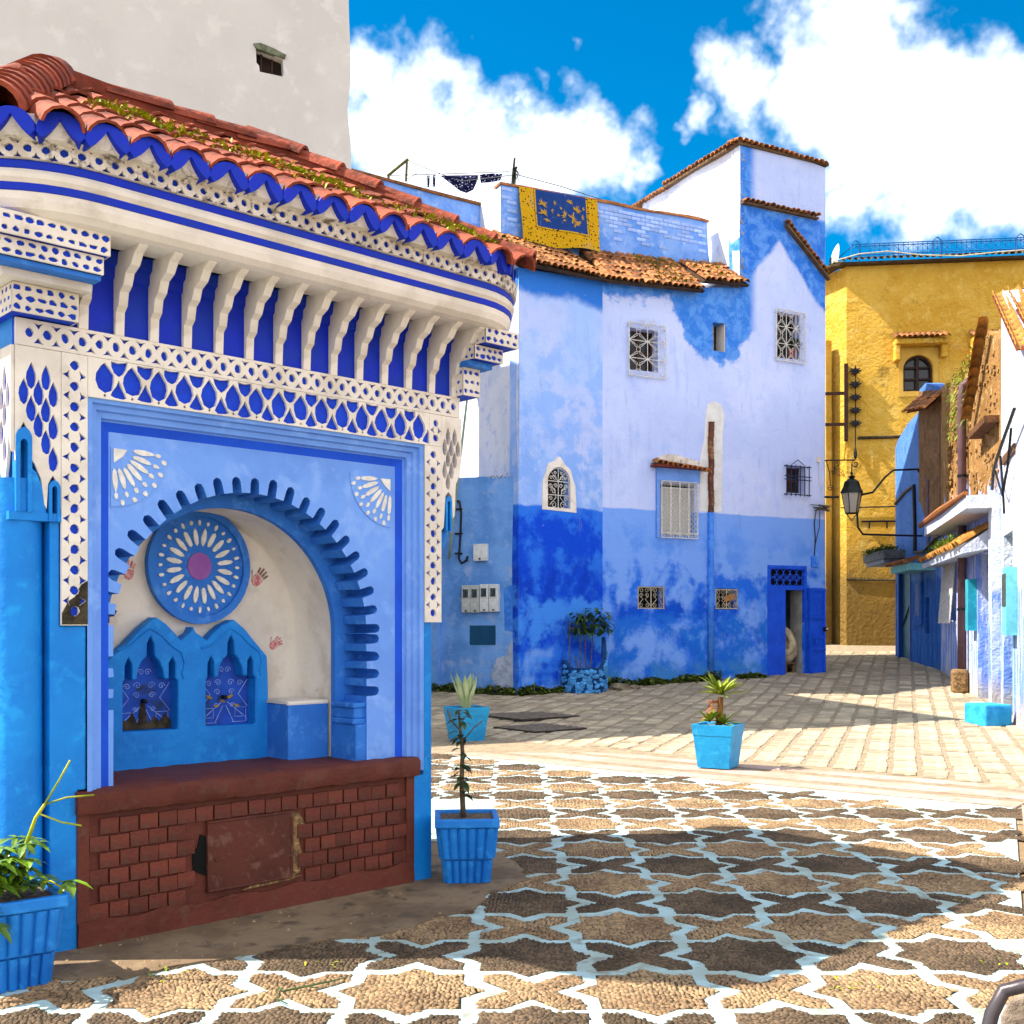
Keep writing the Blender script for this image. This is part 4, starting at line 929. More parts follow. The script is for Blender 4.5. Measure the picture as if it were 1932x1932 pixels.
# windows
def bars(mb, pts, r=.008): mb.tube(pts, r, 5)
def ring(mb, cx, cz, r, y, rr=.006, n=10, sx=1):
    mb.tube([(cx + r * sx * math.cos(2 * math.pi * k / n), y, cz + r * math.sin(2 * math.pi * k / n)) for k in range(n + 1)], rr, 4)
def scroll(mb, cx, cz, r, y, turns=1.4, fl=1, rr=.006, a0=0):
    mb.tube([(cx + fl * r * (1 - .75 * k / 12) * math.cos(a0 + turns * 6.283 * k / 12), y, cz + r * (1 - .75 * k / 12) * math.sin(a0 + turns * 6.283 * k / 12)) for k in range(13)], rr, 4)
dglass = mat('dark_window_glass', '14120f', '241d16', 6, rough=.25, bump=.05, spec=.5)
pane_fr = mat('old_window_wood', '4a2c20', '38221a', 12, rough=.7)
def window(key, frame_m=pane_fr, mull=True):
    x0, x1, z0, z1 = WIN[key]; w_ = link('window', MB().box(x0 - .03, x1 + .03, .28, .36, z0 - .03, z1 + .03).mesh('window', dark), house)
    if mull:
        f = MB(); c = (x0 + x1) / 2
        for b in ((x0, x0 + .05, z0, z1), (x1 - .05, x1, z0, z1), (c - .03, c + .03, z0, z1)): f.box(b[0], b[1], .225, .27, b[2], b[3])
        for z in (z0, (z0 + z1) / 2 - .03, z1 - .05): f.box(x0, x1, .228, .268, z, z + .05)
        f.build('frame', frame_m, w_)
        MB().box(x0, x1, .255, .262, z0, z1).build('pane', dglass, w_)
    return w_
def star_grille(w_, x0, x1, z0, z1, nx, nz, y=-.06):
    g_ = MB()
    for i in range(nx + 1): bars(g_, [(x0 + (x1 - x0) * i / nx, y, z0), (x0 + (x1 - x0) * i / nx, y, z1)], .012 if i in (0, nx) else .009)
    for j in range(nz + 1): bars(g_, [(x0, y, z0 + (z1 - z0) * j / nz), (x1, y, z0 + (z1 - z0) * j / nz)], .012 if j in (0, nz) else .009)
    px, pz_ = (x1 - x0) / nx, (z1 - z0) / nz
    for i in range(nx):
        for j in range(nz):
            cx, cz = x0 + px * (i + .5), z0 + pz_ * (j + .5); ring(g_, cx, cz, min(px, pz_) * .14, y, .006, 8)
            for sx in (1, -1):
                for sz in (1, -1):
                    for k in (.25, .5):
                        bars(g_, [(cx + sx * px * .5, y, cz + sz * pz_ * .5), (cx + sx * px * (.5 - k * .9), y, cz + sz * pz_ * .22 * (1 if k > .3 else 1.3)), (cx + sx * px * .08, y, cz + sz * pz_ * .1)], .006)
    for x in (x0, x1):
        for z in (z0 + .08, z1 - .08): bars(g_, [(x, y, z), (x, .02, z)], .01)
    g_.build('grille', white_iron, w_)
w_ = window('w1'); star_grille(w_, .62, 1.56, 6.92, 8.05, 2, 3)
g2 = MB(); c = 1.09
for s in (1, -1): scroll(g2, c + s * .12, 8.11, .06, -.06, 1.2, s)
g2.build('crest', white_iron, w_)
w_ = window('w3'); star_grille(w_, 4.62, 5.47, 7.67, 8.84, 3, 3)
pw = MB()
for k in range(160): pw.leaf((5.15 + R.gauss(0, .1), -.02 + rnd(-.05, .1), 8.0 + rnd(0, .2)), (rnd(-1, 1), rnd(-1, .4), rnd(-.2, 1.2)), rnd(.08, .2), rnd(.02, .035), .5, n=2)
o = pw.build('window_plant', leaf_dk, None); o.parent = w_
MB().lathe([(.07, 7.78), (.10, 7.98), (.105, 8.0)], 12, 5.15, .06).build('flower_pot', mat('pot_pink', '8a4a50', rough=.7), w_)
w_ = link('window', MB().box(2.83, 3.25, .33, .365, 7.66, 8.36).mesh('window', dark), house)
MB().box(2.86, 2.92, .2, .25, 7.70, 8.33).box(2.93, 2.985, .12, .25, 7.72, 8.3).build('frame', mat('grey_wood', '8a8078', '6a625a', 14), w_)
MB().box(3.2, 3.218, .02, .33, 7.7, 8.33).build('reveal', white_pl, w_)
w_ = window('w4', mull=False); MB().box(1.54, 2.34, .10, .12, 3.58, 4.60).build('curtain', mat('lace_curtain', 'c9c4bc', 'b4aea6', 60, bump=.1), w_)
g_ = MB(); x0, x1, z0, z1 = 1.45, 2.40, 3.50, 4.72
for i in range(5): bars(g_, [(x0 + (x1 - x0) * i / 4, -.07, z0), (x0 + (x1 - x0) * i / 4, -.07, z1)], .014)
for z in (z0, z0 + .1, z1 - .14, z1): bars(g_, [(x0, -.07, z), (x1, -.07, z)], .012)
for i in range(8):
    for j in range(9):
        ring(g_, x0 + .06 + .119 * i, z0 + .16 + .107 * j, .048, -.07, .0065, 8); 
for i in range(4):
    for s in (1, -1): scroll(g_, x0 + (x1 - x0) * (i + .5) / 4 + s * .05, z1 - .07, .05, -.07, 1.2, s); scroll(g_, x0 + (x1 - x0) * (i + .5) / 4 + s * .05, z0 + .05, .04, -.07, 1.2, s)
for z in (z0 + .1, z1 - .1):
    for x in (x0, x1): bars(g_, [(x, -.07, z), (x, .03, z)], .012)
g_.build('grille', white_iron, w_)
MB().box(1.34, 2.47, -.055, -.002, 4.72, 5.02).box(1.34, 1.43, -.05, -.002, 3.5, 4.72).build('surround', peri, w_)
aw = MB(); aw.box(1.2, 2.6, -.26, -.003, 5.0, 5.05); awn = aw.build('window_hood', terra_dk, house)
for k in range(11): link('tile', ctile, awn, mat4=Matrix.Translation((1.26 + .128 * k, -.30 + rnd(-.02, .02), 5.05 - .010 * k + rnd(-.012, .012))) @ Matrix.Rotation(rnd(-.15, .15), 4, 'Z') @ Matrix.Rotation(.28, 4, 'X'))
MB().prism([(1.2, 5.1), (2.55, 5.05), (2.4, 5.2), (2.1, 5.24), (1.8, 5.3), (1.5, 5.28), (1.3, 5.2)], -.12, -.001).build('mortar_bed', white_grime, awn)
w_ = window('w5'); g_ = MB(); x0, x1, z0, z1 = 4.90, 5.57, 4.62, 5.30
for i in range(6): bars(g_, [(x0 + (x1 - x0) * i / 5, -.08, z0 - .04), (x0 + (x1 - x0) * i / 5, -.08, z1)], .012)
for z in (z0, z0 + .34, z0 + .42, z1 - .03): bars(g_, [(x0 - .06, -.08, z), (x1 + .06, -.08, z)], .012)
for s in (1, -1): bars(g_, [(5.235, -.08, 5.42), (5.235 + s * .17, -.08, 5.31)], .01)
for z in (z0, z1 - .03):
    for x in (x0, x1): bars(g_, [(x, -.08, z), (x, .02, z)], .012)
g_.build('grille', mat('dark_blue_iron', '0e1a3a', '182a52', 20, rough=.5), w_)
for key, card in (('w6', 0), ('w7', 1)):
    w_ = window(key, mull=False); x0, x1, z0, z1 = WIN[key]; g_ = MB(); y = .02; wd_ = (x1 - x0) / 2
    for x in (x0 + .02, (x0 + x1) / 2, x1 - .02): bars(g_, [(x, y, z0), (x, y, z1)], .012)
    for z in (z0 + .02, z1 - .02): bars(g_, [(x0, y, z), (x1, y, z)], .012)
    for i in range(2):
        c = x0 + wd_ * (i + .5)
        for s in (1, -1):
            scroll(g_, c + s * wd_ * .22, z1 - .09, .065, y, 1.3, s); scroll(g_, c + s * wd_ * .22, z1 - .2, .05, y, 1.3, -s); scroll(g_, c + s * wd_ * .25, z0 + .08, .06, y, 1.3, s)
            bars(g_, [(c + s * wd_ * .3, y, z1 - .22), (c + s * wd_ * .08, y, (z0 + z1) / 2 - .03), (c + s * wd_ * .4, y, z0 + .1)], .008)
    g_.build('grille', mat('cream_iron', 'c9bca4', 'a89a84', 30, rough=.6), w_)
    if card: MB().add([(x0 + .22, -.0, z0 + .16), (x0 + .50, -.0, z0 + .22), (x0 + .55, -.01, z0 + .36), (x0 + .25, -.01, z0 + .30)], [(0, 1, 2, 3)]).build('cardboard', mat('cardboard', 'a8784a', '9a6c40', 10), w_)
# arched window
aw_ = MB(); fnL = lambda u, v, d: tuple(lf @ Vector((u, d, v)))
aw2 = thing  # (kept simple: parts of the house)
wA = link('window', MB().prism(arch(1.045, 3.97, .64, .86, 10), .2, .28).mesh('window', dglass), house); wA.matrix_local = lf
so = [(.60, 3.95), (1.50, 3.93), (1.50, 4.45), (1.42, 4.62), (1.36, 4.80), (1.20, 4.90), (1.08, 5.02), (1.02, 5.02), (.93, 4.92), (.76, 4.85), (.68, 4.68), (.60, 4.5)]
s_ = MB(); plate(s_, [(x + rnd(-.02, .02), z + rnd(-.02, .02)) for x, z in so], [arch(1.045, 3.99, .6, .83, 10)], flat, -.012, -.001); s_.build('surround', white_pl, wA)
g_ = MB(); c = 1.045; y = .02
g_.tube([(x, y, z) for x, z in arch(c, 3.99, .58, .81, 12)] + [(c - .29, y, 3.99)], .011, 5); bars(g_, [(c, y, 3.99), (c, y, 4.8)], .01)
for z in (4.25, 4.53): bars(g_, [(c - .29, y, z), (c + .29, y, z)], .009)
for s in (1, -1):
    for (dx, z, r) in ((.12, 4.05, .08), (.2, 4.18, .05), (.13, 4.33, .07), (.2, 4.42, .06), (.07, 4.44, .05), (.1, 4.60, .06), (.19, 4.6, .04), (.08, 4.7, .04)): scroll(g_, c + s * dx, z, r, y, 1.3, s, .007)
    bars(g_, [(c + s * .22, y, 4.05), (c + s * .06, y, 4.2), (c + s * .1, y, 4.35), (c + s * .22, y, 4.45)], .007); bars(g_, [(c, y, 4.53), (c + s * .2, y, 4.73)], .007)
g_.build('grille', white_iron, wA)
# doorway: fixed leaf, open leaf folded on the wall, transom
door_b = mat('door_blue', '1450d2', '1048c4', 3, c3='1e5cda', s3=12, rough=.5, bump=.12)
dw = link('doorway', MB().box(4.40, 4.49, -.01, .2, .42, 2.98).box(5.49, 5.56, -.01, .2, .42, 2.98).box(4.49, 5.49, -.01, .2, 2.90, 2.98).box(4.49, 5.49, .01, .12, 2.42, 2.52).mesh('doorway', door_b), house)
tr = MB()
for i in range(5):
    for j in range(2): ring(tr, 4.60 + .195 * i, 2.61 + .19 * j, .1, .03, .011, 8)
for i in range(4): ring(tr, 4.70 + .195 * i, 2.705, .09, .03, .009, 8)
tr.build('transom_grille', door_b, dw); MB().box(4.49, 5.49, .10, .13, 2.52, 2.90).build('transom_dark', dark, dw)
lf1 = MB().box(4.49, 4.95, .02, .07, .42, 2.42); lf1.box(4.51, 4.93, .008, .02, .47, .52).build('door_leaf', door_b, dw)
lf2 = MB(); lf2.box(5.56, 6.06, -.075, -.03, .44, 2.47)
for z in (.46, 1.02, 1.30, 1.76, 2.40): lf2.box(5.565, 6.055, -.105, -.075, z, z + .05)
for x in (5.565, 5.99): lf2.box(x, x + .06, -.1055, -.0755, .46, 2.45)
l2 = lf2.build('door_leaf', door_b, dw)
MB().box(5.98, 6.07, -.13, -.093, 1.46, 1.56).build('lock', iron, l2); MB().lathe([(.02, 0), (.025, .03), (.01, .045)], 10).build('knob', white_iron, l2, (6.05, -.15, 1.5)); MB().box(5.72, 5.82, -.12, -.093, 1.16, 1.28).build('latch', door_b, l2)
MB().box(5.47, 5.489, .075, .46, .42, 2.42).build('reveal', mat('grey_inner_plaster', '9a9894', '86847f', 3), dw); MB().box(4.45, 5.5, .0, 1.5, .36, .43).build('threshold', cem, dw)
MB().box(4.3, 5.7, 1.3, 1.34, .4, 3).build('dark_hall', dark, dw)
MB().prism([(5.55, .40), (4.40, .38), (4.3, .30), (6.3, .40), (6.3, .46)], -.35, -.0).build('door_step', cem, house)
# half-buried clay downpipe with its patch of fresh plaster
hal = MB(); hal.prism([(2.50, 4.12), (3.10, 4.12), (3.12, 5.2), (3.14, 5.9), (3.18, 6.3), (3.08, 6.52), (2.9, 6.58), (2.72, 6.5), (2.66, 6.2), (2.62, 5.7), (2.52, 5.3)], -.006, .0); hal.build('plaster_patch', mat('fresh_white_plaster', 'dcdad8', 'cfccc8', 4, bump=.5), house)
pip = link('clay_downpipe', MB().tube([(2.775, -.035, .55), (2.78, -.035, 4.1)], .07, 10).mesh('clay_downpipe', mat('painted_pipe', '4b8be2', '3a78d6', 4, c3='1c58c0', s3=10), True), house)
pm = mat('glazed_clay', '6a3018', '5a2814', 6, c3='8a6a40', s3=8, rough=.35, rand=.3, spec=.5)
for k in range(12):
    z = 4.08 + .168 * k; MB().lathe([(.062, z), (.07, z + .04), (.064, z + .15), (.078, z + .165), (.078, z + .172)], 10, 2.79 + .012 * math.sin(k * 1.3), -.03).build('pipe_length', pm, pip, smooth=50)
# small things on the wall
nb = MB().box(5.68, 5.90, -.06, -.002, 2.96, 3.22); nbo = bevel(nb.build('meter_box', mat('blue_enamel', '2f74e0', '5f98ec', 9, rough=.4), house), .012)
cb = MB(); cb.tube([(5.78, -.02, 3.22), (5.80, -.03, 3.6), (5.77, -.03, 4.0), (5.82, -.04, 4.3), (6.0, -.06, 4.34)], .012, 5); cb.tube([(5.80, -.03, 3.5), (5.92, -.03, 3.9), (5.93, -.04, 4.3)], .008, 5); cb.build('wall_cable', iron, house)
cn = MB()
for k in range(26): cn.tube([(5.7 + rnd(-.1, .5), -.08 + rnd(-.06, .05), 4.34 + rnd(-.06, .08)), (5.8 + rnd(-.1, .45), -.08 + rnd(-.1, .05), 4.33 + rnd(-.08, .08))], .012, 4)
cn.build('cable_tangle', mat('grey_cable', '5a5650', '3a3834', 20), house)
MB().box(5.86, 5.95, -.04, -.002, 5.42, 5.54).build('socket', white_pl, house)
MB().tube([(5.9, -.01, 5.4), (5.93, -.01, 5.0), (6.05, -.01, 4.6)], .005, 4).build('wall_cable', white_iron, house)
# ---------------------------------------------------------------- neighbouring buildings
def frame(far, near): return math.atan2(near[1] - far[1], near[0] - far[0]), math.dist(far, near)
# white tower block behind the fountain
wb = thing('white_building', 'tall plain off white plastered building with one tiny window behind the fountain', 'building', (-2.56, 17.55, 0), rad(22))
wm = mat('greyish_white_wall', 'c3bdb7', 'bcb6b0', .5, c3='cac4be', s3=2.5, bump=.3, bscale=10)
f = MB(); edge = [(0 + .03 * math.sin(k * 1.9) + rnd(-.015, .015), .2 + k * .5) for k in range(24)]
hole = [(-1.46, 10.42), (-1.36, 10.40), (-1.05, 10.33), (-1.035, 10.12), (-1.05, 10.06), (-1.40, 10.07), (-1.41, 10.16), (-1.45, 10.20)]
plate(f, [(-14, -.3)] + [(0, -.3)] + edge + [(0, 12.3), (-14, 12.3)], [hole], flat, 0, .5); f.build('front_wall', wm, wb)
MB().box(-14, -.02, .5, 6.4, -.3, 12.28).build('block', wm, wb)
win = MB().box(-1.5, -1.0, .16, .20, 10.0, 10.5).build('window', mat('brown_boards', '2a1a10', '1a100a', 8), wb)
MB().box(-1.37, -1.345, .12, .16, 10.05, 10.42).box(-1.20, -1.18, .13, .16, 10.05, 10.4).build('plank', pane_fr, win)
MB().prism([(-1.50, 10.47), (-1.40, 10.50), (-1.2, 10.46), (-1.0, 10.39), (-1.02, 10.33), (-1.46, 10.41)], -.03, .05).build('lintel', mat('mossy_stone', '6e705c', '50543f', 12), win)
# low annexe with the meters
an = thing('annexe_wall', 'low patchy blue annexe wall with weeds growing along its top', 'wall', (-1.61, 22.917, 0), rad(-25.5))
am = mat('patchy_blue_wash', '6d9fe0', '5488cc', 1.1, c3='8aa6d8', s3=3.2, lo=.40, hi=.6, bump=.6, bscale=16)
f = MB(); top = [(1.95 - .2 * k, 4.56 + .025 * k * .3 + rnd(-.03, .03)) for k in range(26)]
f.prism([(-3.2, -.2), (1.95, -.2)] + top + [(-3.2, 4.7)], 0, .4); f.build('wall', am, an)
st_ = MB(); st_.prism([(1.5, .25), (1.9, .25), (1.92, 1.2), (1.8, 1.35), (1.65, 1.0), (1.45, .95), (1.3, .6)], -.004, .0); st_.build('bare_plaster', mat('bare_lime', 'aab2c4', '8c98b4', 5, bump=.7), an)
MB().prism([(1.62, 1.5), (1.9, 1.45), (1.9, 2.3), (1.75, 2.4), (1.6, 2.3)], -.003, .0).build('brushed_patch', mat('brushed_blue', '2f6fd0', '4584dc', 7), an)
MB().box(.84, 1.42, -.012, -.001, 1.21, 1.60).build('hatch', mat('teal_hatch', '0c4a70', '0a4266', 4, rough=.5, bump=.1), an)
rk = MB(); pts = [(1.93 + rnd(-.02, .02), -.004, .6 + .1 * k) for k in range(38)]; rk.tube([(a + rnd(-.025, .025), b, c) for a, b, c in pts], .008, 4); rk.build('crack', soot, an)
wt = MB()
for k in range(240): wt.leaf((rnd(.1, 1.95), rnd(0, .3), 4.55 + rnd(-.03, .03)), (rnd(-1, 1), rnd(-1, 1), rnd(.2, 1.4)), rnd(.03, .12) * (1.8 if k % 7 == 0 else 1), .025, .4, n=2)
o = wt.build('wall_weeds', leaf_dk, an); o['kind'] = 'stuff'
MB().box(-.55, .15, -.14, -.001, -.1, 2.05).box(-.6, .19, -.17, -.001, 2.05, 2.12).box(-.15, .1, -.1, -.001, 2.12, 4.2).build('buttress', am, an)
# plaster-grey house between annexe and white block
bh = thing('lavender_wall', 'plain lavender plastered house wall rising behind the annexe', 'wall', (-2.9, 25.6, 0), rad(-12))
bm2 = mat('lavender_wall_paint', '9aa4d0', '8490c4', .8, c3='6f8cc8', s3=2.5, bump=.3)
MB().prism([(0, 0), (2.28, 0), (2.28, 8.2), (0, 8.4)], 0, .3).build('wall', bm2, bh); MB().prism([(-1.6, 0), (1.72, 0), (1.70, 8.25), (-1.6, 8.4)], -.35, -.001).build('wall_projection', mat('lavender_wall_light', 'b0b6dc', 'a0a8d4', .8, bump=.3), bh)
def wall_item(parent_frame, x, y, z):
    O, a = parent_frame; return (O[0] + x * math.cos(a) - y * math.sin(a), O[1] + x * math.sin(a) + y * math.cos(a), z)
AN = ((-1.61, 22.917), rad(-25.5))
plastic = mat('grey_plastic', 'b8bab8', 'a6a8a6', 10, rough=.5, bump=.05); plastic2 = mat('white_plastic', 'd4d6d6', 'c4c6c6', 10, rough=.45, bump=.05)
lcd = mat('meter_glass', '3a4a50', '22323a', 20, rough=.2, bump=0, spec=.5)
for k, (x, z, m2, lab) in enumerate(((.705, 1.86, plastic, 'grey electricity meter box at the pole end of the row on the annexe wall'), (.905, 1.86, plastic, 'grey electricity meter box touching a white one on the annexe wall'), (1.115, 1.875, plastic2, 'white electricity meter box touching a grey one on the annexe wall'), (1.325, 1.875, plastic2, 'white electricity meter box at the house end of the row'))):
    t_ = thing('electricity_meter', lab, 'meter', wall_item(AN, x, -.002, z), AN[1], 'electricity meters in a row')
    bevel(MB().box(.0, .195, -.11, 0, 0, .55).build('case', m2, t_), .01)
    MB().box(.04, .155, -.128, -.111, .30, .47).build('window', lcd, t_); MB().box(.025, .17, -.122, -.1115, .285, .30).box(.025, .17, -.122, -.1115, .47, .487).box(.025, .04, -.122, -.1115, .30, .47).box(.155, .17, -.122, -.1115, .30, .47).build('bezel', m2, t_)
    MB().box(.08, .12, -.118, -.111, .02, .05).build('latch', iron, t_)
t_ = thing('junction_box', 'square white junction box above the meters on the annexe wall', 'box', wall_item(AN, .965, -.002, 2.90), AN[1])
bevel(MB().box(0, .30, -.10, 0, 0, .34).build('case', plastic2, t_), .01); MB().box(.13, .17, -.106, -.1005, .02, .055).build('latch', iron, t_)
t_ = thing('leaning_pole', 'long thin pale green bamboo pole leaning on the annexe wall', 'pole', wall_item(AN, .5, 0, 0), AN[1])
MB().tube([(-.06 + .09 * k, -.16 + .0 * k, 2.95 + .69 * k) for k in range(6)], [.028, .028, .027, .026, .024, .022], 8).build('pole', mat('pale_green_bamboo', '8a9a84', '748470', 6, bump=.2), t_, smooth=True)
t_ = thing('hanging_cable', 'black cable running down the annexe wall into a hooked end', 'cable', wall_item(AN, .62, 0, 0), AN[1])
MB().tube([(-.25, -.02, 4.15), (.0, -.04, 4.12), (.04, -.04, 3.9), (.02, -.04, 3.4), (-.01, -.05, 2.95), (.06, -.05, 2.86), (.17, -.05, 2.92), (.18, -.03, 3.0)], .024, 6).build('cable', iron, t_, smooth=True)
for z in (3.95, 3.45, 3.05): MB().box(-.1, .05, -.06, -.0, z, z + .03).build('clamp', iron, t_)
# yellow building closing the alley
ym = bpy.data.materials.new('ochre_render'); ym.use_nodes = True; t = NT(ym.node_tree); co = t.new('ShaderNodeTexCoord').outputs['Object']; Z = t.new('ShaderNodeSeparateXYZ', {0: co}).outputs[2]
n1, n2 = t.noise(co, .5, 5, .6), t.noise(co, 3.0, 7, .65)
col = t.mix(t.step(n1, .38, .62), lin('dcb04c'), lin('ce9e38')); col = t.mix(t.step(n2, .48, .7), col, lin('e0ba62'))
col = t.mix(t.math('MULTIPLY', t.step(t.noise(co, 1.3, 8, .7), .56, .70), .7), col, lin('6e5a2c'))
damp_shade = t.math('SUBTRACT', 1.0, t.step(t.math('ADD', Z, t.math('MULTIPLY', t.math('SUBTRACT', n1, .5), 5.0)), 2.0, 5.6))
col = t.mix(t.math('MULTIPLY', damp_shade, .8), col, lin('54432a'))  # foot of wall: base stains plus alley shade painted into the colour
b = t.new('ShaderNodeBsdfPrincipled', {'Roughness': .95, 'Specular IOR Level': .1}); t.put(b.inputs['Base Color'], col)
h = t.math('ADD', t.noise(co, 9, 6, .65), t.noise(co, 2.2, 4)); bn = t.new('ShaderNodeBump', {'Strength': .9, 'Distance': .14, 'Height': h}); t.put(b.inputs['Normal'], bn); t.new('ShaderNodeOutputMaterial', {'Surface': b.outputs[0]})
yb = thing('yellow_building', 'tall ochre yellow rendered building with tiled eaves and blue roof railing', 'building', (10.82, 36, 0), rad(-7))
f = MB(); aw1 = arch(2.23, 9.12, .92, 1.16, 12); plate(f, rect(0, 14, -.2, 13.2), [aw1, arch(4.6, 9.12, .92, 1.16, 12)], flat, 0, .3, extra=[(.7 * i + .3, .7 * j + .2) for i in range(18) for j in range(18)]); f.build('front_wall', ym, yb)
MB().box(0.0, 14, .3, 8, -.2, 13.1).build('block', dark, yb)
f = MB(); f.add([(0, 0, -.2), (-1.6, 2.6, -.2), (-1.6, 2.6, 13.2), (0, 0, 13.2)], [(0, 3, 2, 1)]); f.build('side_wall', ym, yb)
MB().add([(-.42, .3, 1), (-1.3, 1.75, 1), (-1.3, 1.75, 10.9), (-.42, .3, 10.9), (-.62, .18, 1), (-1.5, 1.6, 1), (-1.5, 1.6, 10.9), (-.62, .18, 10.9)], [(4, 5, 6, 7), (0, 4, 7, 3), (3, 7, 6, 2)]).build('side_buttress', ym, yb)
yeave = mat('dark_eaves', '4a3a24', '382c1c', 6, bump=.5)
e_ = MB().box(-.25, 14, -.28, .2, 13.2, 13.27).build('eaves', yeave, yb)
ytile = tile_mesh('tile', .09, .34, mat('mossy_dark_tile', '6a5a34', '4a3c26', 8, c3='84702c', s3=10, rand=.35), 6, .014)
for k in range(60): link('tile', ytile, e_, mat4=Matrix.Translation((-.2 + .2 * k, -.40, 13.30 + rnd(-.01, .01))) @ Matrix.Rotation(rnd(-.06, .06), 4, 'Z') @ Matrix.Rotation(.25, 4, 'X'))
for k in range(9): link('tile', ytile, e_, mat4=Matrix.Translation((-.38 - .11 * k, .0 + .18 * k, 13.30 + rnd(-.01, .01))) @ Matrix.Rotation(rad(-58), 4, 'Z') @ Matrix.Rotation(.25, 4, 'X'))
MB().add([(-.5, -.1, 13.19), (0, -.28, 13.19), (-1.2, 2.4, 13.19), (-1.8, 1.9, 13.19), (-.5, -.1, 13.27), (0, -.28, 13.27), (-1.2, 2.4, 13.27), (-1.8, 1.9, 13.27)], [(0, 1, 2, 3), (7, 6, 5, 4), (0, 4, 5, 1), (3, 7, 4, 0)]).build('side_eaves', yeave, yb)
rlm = mat('blue_railing_paint', '1c5a9c', '164a84', 10, rough=.5)
rl = MB()
for z in (13.52, 13.60, 13.88, 13.95): rl.tube([(.3, .1, z), (13.5, .1, z)], .018, 5)
for k in range(88): x = .3 + .15 * k; rl.tube([(x, .1, 13.52), (x, .1, 13.95)], .011, 4)
for k in range(44): x = .3 + .3 * k; rl.tube([(x, .1, 13.60), (x + .3, .1, 13.88)], .009, 4); rl.tube([(x + .3, .1, 13.60), (x, .1, 13.88)], .009, 4)
for x in (.3, 2.85, 5.4, 7.9, 10.4): rl.tube([(x - .12, .1, 13.35), (x - .12, .1, 13.98), (x, .1, 14.08), (x + .12, .1, 13.98), (x + .12, .1, 13.35)], .022, 5)
rl.tube([(.25, .1, 13.95), (-.4, .7, 13.5)], .018, 5); rl.tube([(.2, .12, 13.6), (-.2, .5, 13.4)], .014, 5)
rl.build('roof_railing', rlm, yb)
MB().tube([(-.5, -.45, 13.25), (.3, -.46, 13.45), (1.2, -.47, 13.50), (2.2, -.47, 13.34), (3.4, -.47, 13.26), (4.6, -.47, 13.34), (6.5, -.46, 13.42)], .02, 5).build('eaves_cable', mat('pale_cable', 'b8b09a', 'a09880', 8), yb)
wood = mat('dark_brown_wood', '2e1814', '24120f', 10, rough=.6)
for c in (2.23, 4.6):
    wo_ = link('window', MB().prism(arch(c, 9.12, .9, 1.14, 12), .22, .26).mesh('window', dglass), yb)
    g_ = MB(); plate(g_, arch(c, 9.12, .92, 1.16, 12), [arch(c, 9.2, .78, 1.0, 12)], flat, .12, .2); g_.box(c - .05, c + .05, .11, .19, 9.15, 10.25)
    for z in (9.5, 9.87): g_.box(c - .42, c + .42, .125, .185, z, z + .06)
    g_.build('frame', wood, wo_)
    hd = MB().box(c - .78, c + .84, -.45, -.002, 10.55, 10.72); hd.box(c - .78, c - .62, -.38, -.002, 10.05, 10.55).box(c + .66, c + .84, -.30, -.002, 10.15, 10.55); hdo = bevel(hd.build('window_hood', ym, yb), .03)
    plate_ = MB(); plate(plate_, rect(c - .62, c + .62, 8.95, 10.5), [arch(c, 9.12, .93, 1.17, 12)], flat, -.03, -.001); plate_.build('surround', mat('ochre_light', 'c8a04a', 'bc9440', 2, bump=.4), wo_)
    for k in range(10):
        for r in range(2): link('tile', otile, hdo, mat4=Matrix.Translation((c - .72 + .168 * k, -.56 + .2 * r, 10.72 + .09 * r)) @ Matrix.Rotation(rnd(-.05, .05), 4, 'Z') @ Matrix.Rotation(.4, 4, 'X') @ Matrix.Scale(1.15, 4))
MB().tube([(.35, -.03, 7.65), (1.4, -.03, 7.66), (2.0, -.03, 7.68)], .05, 6).build('old_ledge', soot, yb)
MB().tube([(.0, -.03, 3.1), (.9, -.04, 3.06), (2.0, -.03, 3.05)], .035, 5).build('old_ledge', soot, yb)
MB().tube([(.45, -.08, 4.95), (3.2, -.08, 4.95)], .03, 6).build('conduit', iron, yb)
MB().tube([(-.2, -.06, 5.4), (3.2, -.06, 5.45)], .022, 5).build('conduit', iron, yb)
for k in range(4): MB().tube([(.7 + .55 * k, -.08, 4.95), (.7 + .55 * k, -.08, 4.72)], .028, 5).build('hanger', iron, yb)
# star lantern chain on its bracket
sl_ = thing('star_pendant_sign', 'string of five black iron stars hung beside the ochre corner', 'ornament', wall_item(((10.82, 36), rad(-7)), 0, 0, 0), rad(-7))
MB().box(-.08, .03, -.12, -.01, 7.55, 10.05).build('post', mat('rust_brown_iron', '3a1e16', '2c1812', 10), sl_)
for z in (8.05, 9.05): MB().box(-.95, -.08, -.08, -.03, z, z + .1).build('cross_bar', mat('rust_brown_iron', '3a1e16', '2c1812', 10), sl_)
for k in range(5):
    s_ = MB(); cz = 9.80 - .42 * k; s_.prism([(.26 + (.17 if i % 2 == 0 else .075) * math.sin(i * math.pi / 6), cz + (.17 if i % 2 == 0 else .075) * math.cos(i * math.pi / 6)) for i in range(12)], -.14, -.08)
    s_.box(.08, .44, -.16, -.06, cz - .02, cz + .02); s_.box(.2, .32, -.2, -.02, cz - .1, cz - .07); s_.build('iron_star', iron, sl_)
MB().tube([(.26, -.11, 9.98), (.26, -.11, 7.25)], .018, 5).build('chain', iron, sl_); MB().lathe([(.015, 7.35), (.05, 7.2), (.06, 7.05), (.02, 6.95)], 8, .26, -.11).build('pendant', iron, sl_)
